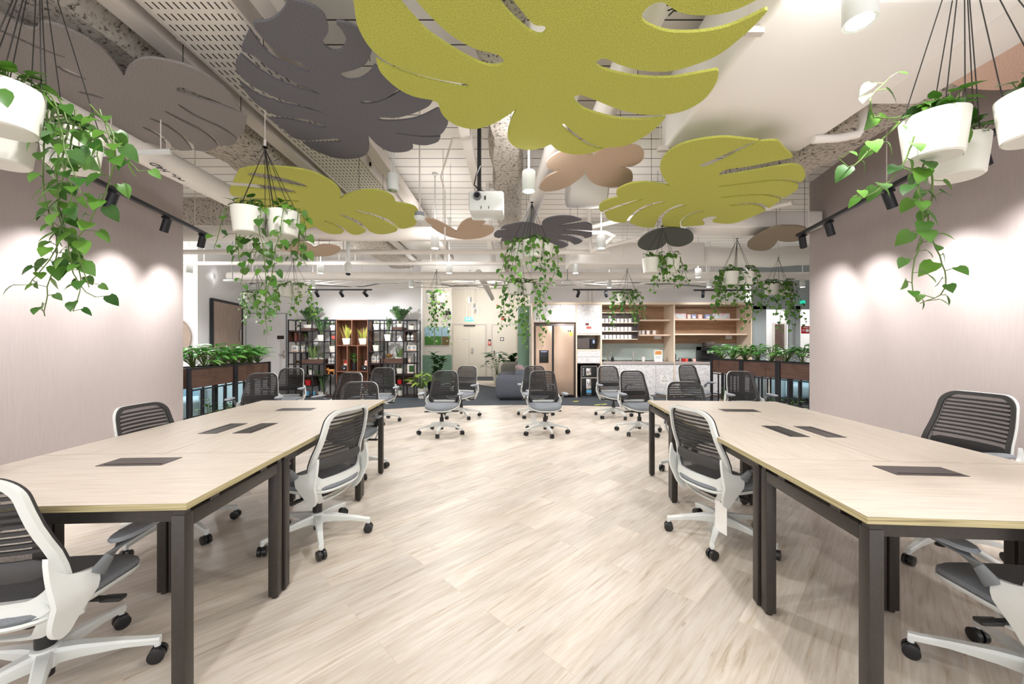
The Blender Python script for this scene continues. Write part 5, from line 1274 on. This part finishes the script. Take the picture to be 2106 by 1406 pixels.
# boxes on the upper shelf, right bay
zu = KZ(657.5)+.036
for i, (a, b, h, m_, lb) in enumerate(((1389, 1419, .13, 'teal', 'mint box with colourful print at the left of the upper shelf'), (1422, 1429, .11, 'pinkbox', 'small peach box between the mint box and the first blue box'), (1431, 1440, .11, 'lblue', 'first small blue box on the upper shelf'), (1445, 1453, .11, 'pinkbox', 'peach box between the two blue boxes'), (1460, 1470, .11, 'lblue', 'second small blue box on the upper shelf'), (1477, 1511, .13, 'teal', 'wide box with pink print at the right of the upper shelf'))):
    t = tag(MB().box((KX(a), 0, 0), (KX(b), .12, h), ch=.003).build('gift_box', m_), lb, 'box'); t.location = (0, KY+.2, zu)
    if m_ != 'teal': MB().box((KX(a)+.02, -.002, .02), (KX(b)-.02, 0, .06)).build('box_print', 'paper', t, False)
# coffee corner
t = thing('coffee_machine', 'large black coffee machine at the right end of the right counter', 'coffee machine', (KX(1472), KY+.12, ZC))
MB().box((-.24, 0, 0), (.24, .36, .04), ch=.01).box((-.24, .10, .04), (.24, .36, .36), ch=.01).box((-.24, 0, .27), (.24, .36, .36), ch=.01).build('machine_body', 'blackpl', t)
MB().box((-.12, .08, .36), (.10, .3, .47), ch=.01).build('bean_hopper', 'fridgedark', t); MB().cyl((0, .04, .2), (0, .04, .27), .03).cyl((-.1, .04, .2), (-.1, .04, .27), .03).build('spout', 'chrome', t)
t = thing('electric_kettle', 'black kettle at the left of the right counter', 'kettle', (KX(1392), KY+.3, ZC)); MB().lathe([(.01, 0), (.075, 0), (.07, .1), (.055, .2), (.01, .22)], (0, 0, 0), 24).build('kettle_body', 'blackpl', t); MB().tube([(.05, 0, .19), (.10, 0, .18), (.10, 0, .06), (.07, 0, .04)], .010, 8).build('handle', 'blackpl', t)
for i, (px, m_) in enumerate(((1408, 'chrome'), (1414, 'red'), (1421, 'redfl'), (1429, 'blackpl'), (1438, 'pinkbox'))):
    t = thing('lidded_jar', ('steel', 'dark red', 'bright red', 'black', 'peach')[i]+' jar in the row on the right counter', 'jar', (KX(px), KY+.25, ZC))
    MB().lathe([(.01, 0), (.034, 0), (.040, .03), (.034, .075), (.01, .075)], (0, 0, 0), 20).build('jar_body', m_, t); MB().lathe([(.01, .075), (.036, .076), (.034, .09), (.008, .094), (.008, .104), (.001, .105)], (0, 0, 0), 16).build('lid', 'chrome', t)
# floor markings on the carpet
for px, py, lb in ((1183, 826, 'left'), (1228, 833, 'middle'), (1241, 832, 'right')):
    q = P(px, py, 1040/(py-HY)); t = tag(MB().lathe([(.01, 0), (.05, 0), (.05, .002), (.01, .002)], (0, 0, 0), 16, 1.3, .8).lathe([(.01, 0), (.03, 0), (.03, .002), (.01, .002)], (.09, .02, 0), 12, 1, .8).build('footprint_marker', 'yel', None), 'yellow footprint sticker on the dark carpet, %s of three' % lb, 'floor sticker')
    t.location = (q.x, q.y, .0085); t.rotation_euler = (0, 0, .5)
# ------------------------------------------------------------------ corridor things
t = thing('exit_sign', 'lit green EXIT sign hanging before the corridor door', 'exit sign', P(965, 656, 13.8))
MB().box((-.15, -.02, -.075), (.15, .02, .075), ch=.004).build('sign_box', 'exit', t)
text('EXIT', .135, (0.02, -.023, 0), (pi/2, 0, 0), 'wink', t); MB().tube([(-.1, 0, .07), (-.1, 0, 1.23)], .004, 5).tube([(.1, 0, .07), (.1, 0, 1.23)], .004, 5).build('sign_rods', 'steel', t)
t = tag(MB().lathe([(.01, -.02), (.075, -.02), (.06, .02), (.01, .025)], (0, 0, 0), 24).build('alarm_bell', 'redfl'), 'round red fire alarm bell on the corridor end wall', 'alarm bell')
t.matrix_world = Matrix.Translation(P(1034, 654, 15.16)) @ Matrix.Rotation(pi/2, 4, 'X')
t = thing('fire_call_point', 'small red call point on the wall between the corridor doors', 'call point', P(1007, 706, 15.19))
MB().box((-.06, -.04, -.06), (.06, 0, .06), ch=.005).build('call_point_body', 'redfl', t); MB().box((-.03, -.042, -.015), (.03, -.04, .03)).build('call_point_face', 'paper', t, False); MB().box((-.05, -.02, .10), (.05, 0, .16)).build('notice_plate', 'leg', t, False)
t = thing('notice_box', 'orange lit box high on the corridor end wall', 'indicator', P(1026, 628, 15.17)); MB().box((-.17, -.03, -.25), (.17, .0, .06)).build('box_body', 'wallcream', t, False); MB().box((-.10, -.035, -.02), (-.05, -.03, .03)).build('indicator_lamp', 'redfl', t, False)
# artwork: three canvases
for i, (a, b) in enumerate(((874, 893), (894.5, 908), (909.5, 924))):
    xa, xb = (a-CX)/F*11.58, (b-CX)/F*11.58; z0, z1 = 1.3-(709-HY)/F*11.58, 1.3-(672-HY)/F*11.58
    t = thing('landscape_canvas', ('left', 'middle', 'right')[i]+' canvas of three green landscape panels left of the corridor door', 'picture', ((xa+xb)/2, 11.57, (z0+z1)/2))
    w = (xb-xa)/2; h = (z1-z0)/2
    MB().box((-w, -.02, -h), (w, .02, h)).build('canvas', 'paper', t, False)
    MB().box((-w, -.022, -h*.05), (w, -.0202, h)).build('sky_area', 'sky', t, False)
    MB().box((-w, -.022, -h), (w, -.0202, -h*.05)).build('meadow_area', 'bush' if i != 2 else 'redleaf', t, False)
potted('large leafy fig plant in a pot before the green half wall', (P(893, 0, 9.6).x, 9.6, 0), .34, .36, 'fiddle', .85, .55, None, 'black', False, name='fig_plant')
potted('low fern with long fronds at the right end of the plant racks', (P(868, 0, 9.2).x, 9.2, 0), .22, .24, 'lily', .42, .62, 'lime', 'potwhite', False, name='fern_plant')
potted('tall thin leaved plant in a white pot before the corridor doors', (P(1022, 0, 12.5).x, 12.5, 0), .26, .30, 'lily', .85, 1.05, 'zz', 'potwhite', False)
potted('bushy fig plant standing behind the olive sofa', (P(1049, 0, 12.3).x, 12.3, 0), .34, .45, 'fiddle', .62, .62, None, 'potwhite', False, name='fig_plant')
# sofas
def sofa(label, x0, x1, y0, y1, h, m, seat=.38):
    t = thing('sofa', label, 'sofa', ((x0+x1)/2, (y0+y1)/2, 0)); w = (x1-x0)/2; d = (y1-y0)/2
    MB().box((-w, -d, .03), (w, -d+.30, h), ch=.13).build('arm', m, t); MB().box((-w, d-.30, .03), (w, d, h), ch=.13).build('arm', m, t)
    MB().box((w-.30, -d+.1, .03), (w, d-.1, h+.10), ch=.12).build('backrest', m, t)
    MB().box((-w+.02, -d+.25, .05), (w-.25, d-.25, seat), ch=.07).build('seat', m, t)
    MB().box((-w+.1, -d+.1, 0), (w-.1, d-.1, .04)).build('base', 'blackpl', t, False)
    return t
sofa('low slate blue velvet sofa with rounded arms beside the fridge', P(1020, 0, 9.0).x, P(1086, 0, 9.0).x, 8.75, 10.0, .58, 'sofa')
t = tag(MB().box((-.18, -.2, -.08), (.18, .2, .08), ch=.06).build('cushion', 'cush'), 'mauve striped cushion on the slate sofa', 'cushion'); t.location = (.22, 9.55, .62); t.rotation_euler = (0, 1.2, .2); t.location.z = .60
sofa('olive grey sofa behind the slate one', P(1031, 0, 11.6).x, P(1080, 0, 11.6).x, 10.9, 12.1, .74, 'sofa2')

# ------------------------------------------------------------------ planter boxes
def planter(label, a, b, top, boxh, units, depth=.28, side=1):
    """stand of planter boxes from floor point a to b (front face)"""
    a = Vector((a[0], a[1], 0)); b = Vector((b[0], b[1], 0)); d = b-a; Ln = d.length; ang = atan2(d.y, d.x)
    t = thing('planter_stand', label, 'planter', a, ang); y1 = depth*side
    ya, yb = sorted((0, y1)); L1 = Ln/units
    for i in range(units):
        x0, x1 = i*L1+.03, (i+1)*L1-.03
        MB().box((x0, ya, top-boxh+.015), (x1, yb, top-.02)).build('planter_box', 'walnut', t, False)
        MB().box((x0, ya+.02, top-.02), (x1, yb-.02, top-.018)).build('soil', 'soil', t, False)
        mb = MB(); s = .018
        for z in (top, top-boxh, .02+s, .33):
            for y in (ya, yb): MB().box((x0-.02, y-s/2, z-s), (x1+.02, y+s/2, z)).build('rail', 'black', t, False)
        for q in range(5):
            x = x0-.012+(x1-x0+.024)*q/4; w = .022 if q in (0, 4) else .011
            for y in (ya, yb):
                MB().box((x-w, y-w*.7, 0), (x+w, y+w*.7, top if q in (0, 4) else top-boxh)).build('post', 'black', t, False)
        MB().box((x0, ya+.01, .022), (x1, yb-.01, .034)).build('lower_shelf', 'black', t, False)
    return t, a, d.normalized(), Vector((-d.y, d.x, 0)).normalized()*side
TOP = 1.0
pl_, a, d, n = planter('long walnut planter stand on black legs beyond the left pink wall', P(386, 0, 4.72)[:2], P(555, 0, 6.48)[:2], TOP, .27, 2, .28, 1)
Ln = (Vector((*P(555, 0, 6.48)[:2], 0))-a).length
for i in range(8):
    q = a+d*(Ln*(1.25+i*.9)/8)+n*.14
    t = thing('peace_lily', 'broad leaved green plant in the left planter box, %s from the pink wall' % ords[i], 'plant', (q.x, q.y, TOP-.02), i*1.3, 'broad leaved plants in the left planter')
    put_foliage('lily', .31, .46, t, (0, 0, 0))
for i in range(5):
    q = a+d*(Ln*(i+.5)/8)+n*.15
    potted('white pot of leaves low in the left planter stand, %s from the wall' % ords[i], (q.x, q.y, .034), .19, .18, 'leafy', (.12, .1, .38, .2, .3)[i], .26, 'lime' if i < 2 else 'bush', 'potwhite', False)
pl_, a, d, n = planter('long walnut planter stand on black legs at right, before the glass partition', P(1462, 0, 7.70)[:2], P(1692, 0, 5.75)[:2], TOP+.0, .28, 3, .28, 1)
Ln = (Vector((*P(1692, 0, 5.75)[:2], 0))-a).length
for i in range(8):
    q = a+d*(Ln*(i+.5)/8)+n*.14
    t = thing('peace_lily', 'broad leaved green plant in the right planter box, %s from the counter' % ords[i], 'plant', (q.x, q.y, TOP-.02), i*1.7, 'broad leaved plants in the right planter')
    put_foliage('lily', .31, .46, t, (0, 0, 0))
for i in range(6):
    q = a+d*(Ln*(i+.5)/6)+n*.15
    potted('pot of leaves low in the right planter stand, %s from the counter' % ords[i], (q.x, q.y, .034), .19, .17, 'leafy', (.34, .2, .12, .25, .3, .2)[i], .28, 'bush', 'beige' if i == 0 else 'potwhite', False)
# pale blue armchairs glimpsed below the planters
for x, y, rz, lb in ((-5.3, 6.3, .3, 'pale blue armchair seen below the left planter box, nearer one'), (-5.6, 7.25, .2, 'pale blue armchair seen below the left planter box, farther one'), (6.3, 8.6, -.3, 'pale blue armchair seen below the right planter box')):
    t = thing('armchair', lb, 'armchair', (x, y, 0), rz)
    MB().box((-.34, -.34, .12), (.34, .30, .42), ch=.08).build('seat', 'sky', t); MB().box((-.36, .22, .12), (.36, .38, .80), ch=.08).build('backrest', 'sky', t)
    for s in (-1, 1): MB().box((s*.36-.06, -.32, .12), (s*.36+.06, .34, .60), ch=.05).build('arm', 'sky', t)
    for sx in (-1, 1):
        for sy in (-1, 1): MB().cyl((sx*.28, sy*.26, 0), (sx*.28, sy*.26, .14), .014, .02, 8).build('leg', 'black', t)
# red notice on the glass and small lit sign
t = thing('glass_notice', 'dark red notice stuck on the glass partition by the pink wall', 'notice', P(1657, 678, 9.34)); MB().box((-.11, -.004, -.09), (.11, .0, .09)).build('notice_sheet', 'red', t, False)
MB().box((-.06, -.006, .045), (.06, -.004, .06)).box((.0, -.006, -.05), (.07, -.004, .02)).box((-.085, -.006, -.03), (-.02, -.004, -.02)).box((-.085, -.006, -.0), (-.02, -.004, .01)).build('notice_print', 'winkp', t, False)
t = thing('exit_sign', 'small green lit sign on the header above the glass partition', 'exit sign', P(1650, 621, 9.33)); MB().box((-.06, -.02, -.04), (.06, .0, .04)).build('sign_box', 'exit', t, False)

# ------------------------------------------------------------------ hanging pothos planters
def vine(lm, sm, pts, size, dens=.045, seed=0, start=0):
    pts = [Vector(p) for p in pts]
    # resample
    out = [pts[0]]
    for i in range(len(pts)-1):
        n = max(1, int((pts[i+1]-pts[i]).length/.03))
        for j in range(1, n+1):
            t = j/n; p0 = pts[max(i-1, 0)]; p1 = pts[i]; p2 = pts[i+1]; p3 = pts[min(i+2, len(pts)-1)]
            t2, t3 = t*t, t*t*t
            out.append(.5*((2*p1)+(-p0+p2)*t+(2*p0-5*p1+4*p2-p3)*t2+(-p0+3*p1-3*p2+p3)*t3)+rv(.003))
    sm.tube(out, [.0036*(1-.5*i/len(out)) for i in range(len(out))], 5)
    acc = 0; a = random.uniform(0, 6.28)
    for i in range(1, len(out)):
        acc += (out[i]-out[i-1]).length
        if acc > dens:
            acc = random.uniform(-.2, .2)*dens; a += 2.4+random.uniform(-.5, .5)
            d = Vector((cos(a), sin(a), random.uniform(-.2, .5))); tip = out[i]+d*size*random.uniform(.3, .8)
            sm.tube([out[i], tip], .0017, 4)
            dl = Vector((d.x*.6, d.y*.6-.15, -random.uniform(.35, 1.0)))
            L = size*random.uniform(.7, 1.25)*(1 if i < len(out)*.8 else .75)
            add_leaf(lm, tip, dl, Vector((d.x*.5, -.9, .7))+rv(.45), L, .95, HEART, .12, .22)
def hang(label, x, y, zp, pots, seed, leafs=.055, lens=(.3, .7), nv=5, ring=.42, top=3.4, explicit=None, crown=22, m='pothos', near=False):
    """pots: list of (dx, dy); zp = height of pot rims"""
    random.seed(seed)
    t = thing('hanging_planter', label, 'hanging planter', (x, y, zp+ring), 0, 'hanging pothos planters')
    MB().lathe([(.014, -.003), (.018, 0), (.014, .003), (.011, 0), (.014, -.003)], (0, 0, 0), 16).build('ring', 'cord', t)
    MB().tube([(0, 0, 0), (0, 0, top-zp-ring)], .003, 5).cyl((0, 0, .01), (0, 0, .05), .008).build('suspension_cable', 'steel', t)
    pr, ph = .100, .165
    cd = MB()
    for dx, dy in pots:
        for q in range(3):
            an = q*2*pi/3+random.uniform(0, 1); e = Vector((dx+cos(an)*pr*.97, dy+sin(an)*pr*.97, -ring-.008)); cd.tube([(0, 0, -.01), e], .0021, 5)
    cd.build('cords', 'cord', t)
    for k_, (dx, dy) in enumerate(pots):
        p = MB().lathe([(.01, -ph), (.080, -ph), (.086, -ph+.006), (.097, -.06), (.102, -.002), (.099, 0), (.095, -.004), (.092, -.03), (.01, -.03)], (dx, dy, -ring), 36).build('pot', 'potwhite', t)
        c = Vector((dx, dy, -ring)); lm, sm = MB(), MB()
        for j in range(crown):
            a = random.uniform(0, 6.28); r = random.uniform(.0, .09); h = random.uniform(.0, .07)
            q = c+Vector((cos(a)*r, sin(a)*r, h)); sm.tube([c+Vector((cos(a)*r*.4, sin(a)*r*.4, -.03)), q], .0018, 4)
            add_leaf(lm, q, (cos(a), sin(a), random.uniform(-.5, .5)), (cos(a)*.4, sin(a)*.4-.4, 1), leafs*random.uniform(.8, 1.3), .9, HEART, .14, .2)
        for j in range(nv):
            a = random.uniform(pi*.85, pi*2.15) if random.random() < .8 else random.uniform(0, 6.28); L = random.uniform(*lens)
            e = c+Vector((cos(a)*.108, sin(a)*.108, .012)); pts = [c+Vector((0, 0, -.01)), e]; q = e.copy(); dr = Vector((cos(a), sin(a), 0))
            q = q+dr*.03+Vector((0, 0, -.03)); n = int(L/.09)
            for i in range(n):
                q = q+Vector((random.uniform(-.03, .03), random.uniform(-.022, .022), -.085))+dr*.008; pts.append(q.copy())
            vine(lm, sm, pts, leafs, .034, seed)
        lm.build('leaves', m, p); sm.build('vines', 'stem', p)
    if explicit:
        lm, sm = MB(), MB()
        for pts in explicit: vine(lm, sm, [Vector(q)-Vector((x, y, zp+ring)) for q in pts], leafs, .027, seed)
        lm.build('leaves', m, t); sm.build('vines', 'stem', t)
    return t
def V(Y, s): return [P(*(float(v) for v in tk.split(',')), Y) for tk in s.split()]
hang('large hanging pothos planter at the upper left edge, trailing down the pink wall', -2.02, 1.66, 2.25, [(.14, -.22), (.03, .10), (-.22, .05)], 11, .055, (.12, .4), 3, .78, crown=44, m='pothos', explicit=[
    V(1.62, '100,225 92,300 88,380 105,450 118,520 98,590 92,650'), V(1.66, '130,240 122,310 118,400 135,480 160,540 165,600 150,640'), V(1.60, '155,225 148,290 130,360 118,430 140,500 150,560 175,600 195,610'),
    V(1.60, '185,215 228,265 236,330 215,395 192,445 160,500 172,560 182,590'), V(1.62, '205,225 228,285 255,320 285,352'), V(1.6, '120,200 140,260 128,330 150,390 130,450 110,520 60,585')])
hang('large hanging pothos planter at the upper right edge, one long vine before the pink wall', 1.86, 1.60, 2.20, [(-.18, -.05), (.12, .13), (.03, -.20)], 12, .055, (.05, .18), 2, .80, crown=40, m='pothos', explicit=[
    V(1.58, '1905,325 1888,380 1900,440 1890,500 1878,560 1876,600 1890,622'), V(1.58, '1912,320 1918,390 1908,450 1925,510 1948,570 1935,605 1892,624'), V(1.52, '1880,280 1855,340 1800,395 1752,405'), V(1.5, '1850,250 1800,300 1745,345 1725,325'), V(1.5, '1850,240 1800,240 1790,200 1830,160')])
hang('hanging pothos planter in front of the left lime leaf', P(545, 0, 2.6).x, 2.6, 2.19, [(-.09, -.03), (.10, .04), (.0, .16)], 13, .052, (.25, .45), 4, .42, explicit=[V(2.6, '540,500 545,550 548,600 545,650 552,690'), V(2.6, '495,470 490,520 500,560 495,585'), V(2.55, '555,505 560,560 545,610 560,650')])
hang('hanging pothos planter in the centre in front of the grey felt leaf', P(1094, 0, 3.95).x, 3.95, 2.31, [(-.13, .02), (.0, -.12), (.12, .03)], 14, .052, (.2, .5), 3, .42, explicit=[V(3.9, '1110,540 1120,580 1105,630 1110,660'), V(3.9, '1130,520 1140,560 1120,600 1125,640')])
hang('hanging pothos planter lower centre, before the green column', P(1072, 0, 5.7).x, 5.7, 2.18, [(-.09, .0), (.10, .03)], 15, .055, (.5, 1.05), 5, .42)
hang('hanging pothos planter before the double door, nearer the left wall', P(528, 0, 6.9).x, 6.9, 2.19, [(-.12, 0), (.10, .0), (.0, .14)], 16, .048, (.25, .6), 5, .42)
hang('hanging pothos planter above the left end of the plant racks', P(603, 0, 5.9).x, 5.9, 2.17, [(-.10, .0), (.11, .0)], 17, .052, (.25, .7), 5, .42, m='pothoslight')
hang('hanging pothos planter in front of the corridor opening at left', P(898, 0, 6.8).x, 6.8, 2.17, [(.06, -.04), (-.10, .03)], 18, .052, (.35, .95), 4, .42)
hang('hanging pothos planter in front of the mug rack', P(1290, 0, 6.8).x, 6.8, 2.17, [(-.11, .0), (.10, .0)], 19, .052, (.3, .7), 6, .42)
hang('hanging pothos planter below the dark butterfly leaf', P(1362, 0, 4.35).x, 4.35, 2.25, [(-.12, .0), (.09, .0)], 20, .05, (.15, .42), 5, .36)
hang('hanging pothos planter before the second counter bay', P(1516, 0, 4.9).x, 4.9, 2.20, [(-.09, .0), (.10, .0), (.0, .15)], 21, .054, (.25, .75), 6, .42)
hang('hanging pothos planter before the glass partition', P(1601, 0, 5.9).x, 5.9, 2.20, [(-.10, .0), (.12, .0)], 22, .054, (.25, .75), 6, .40)
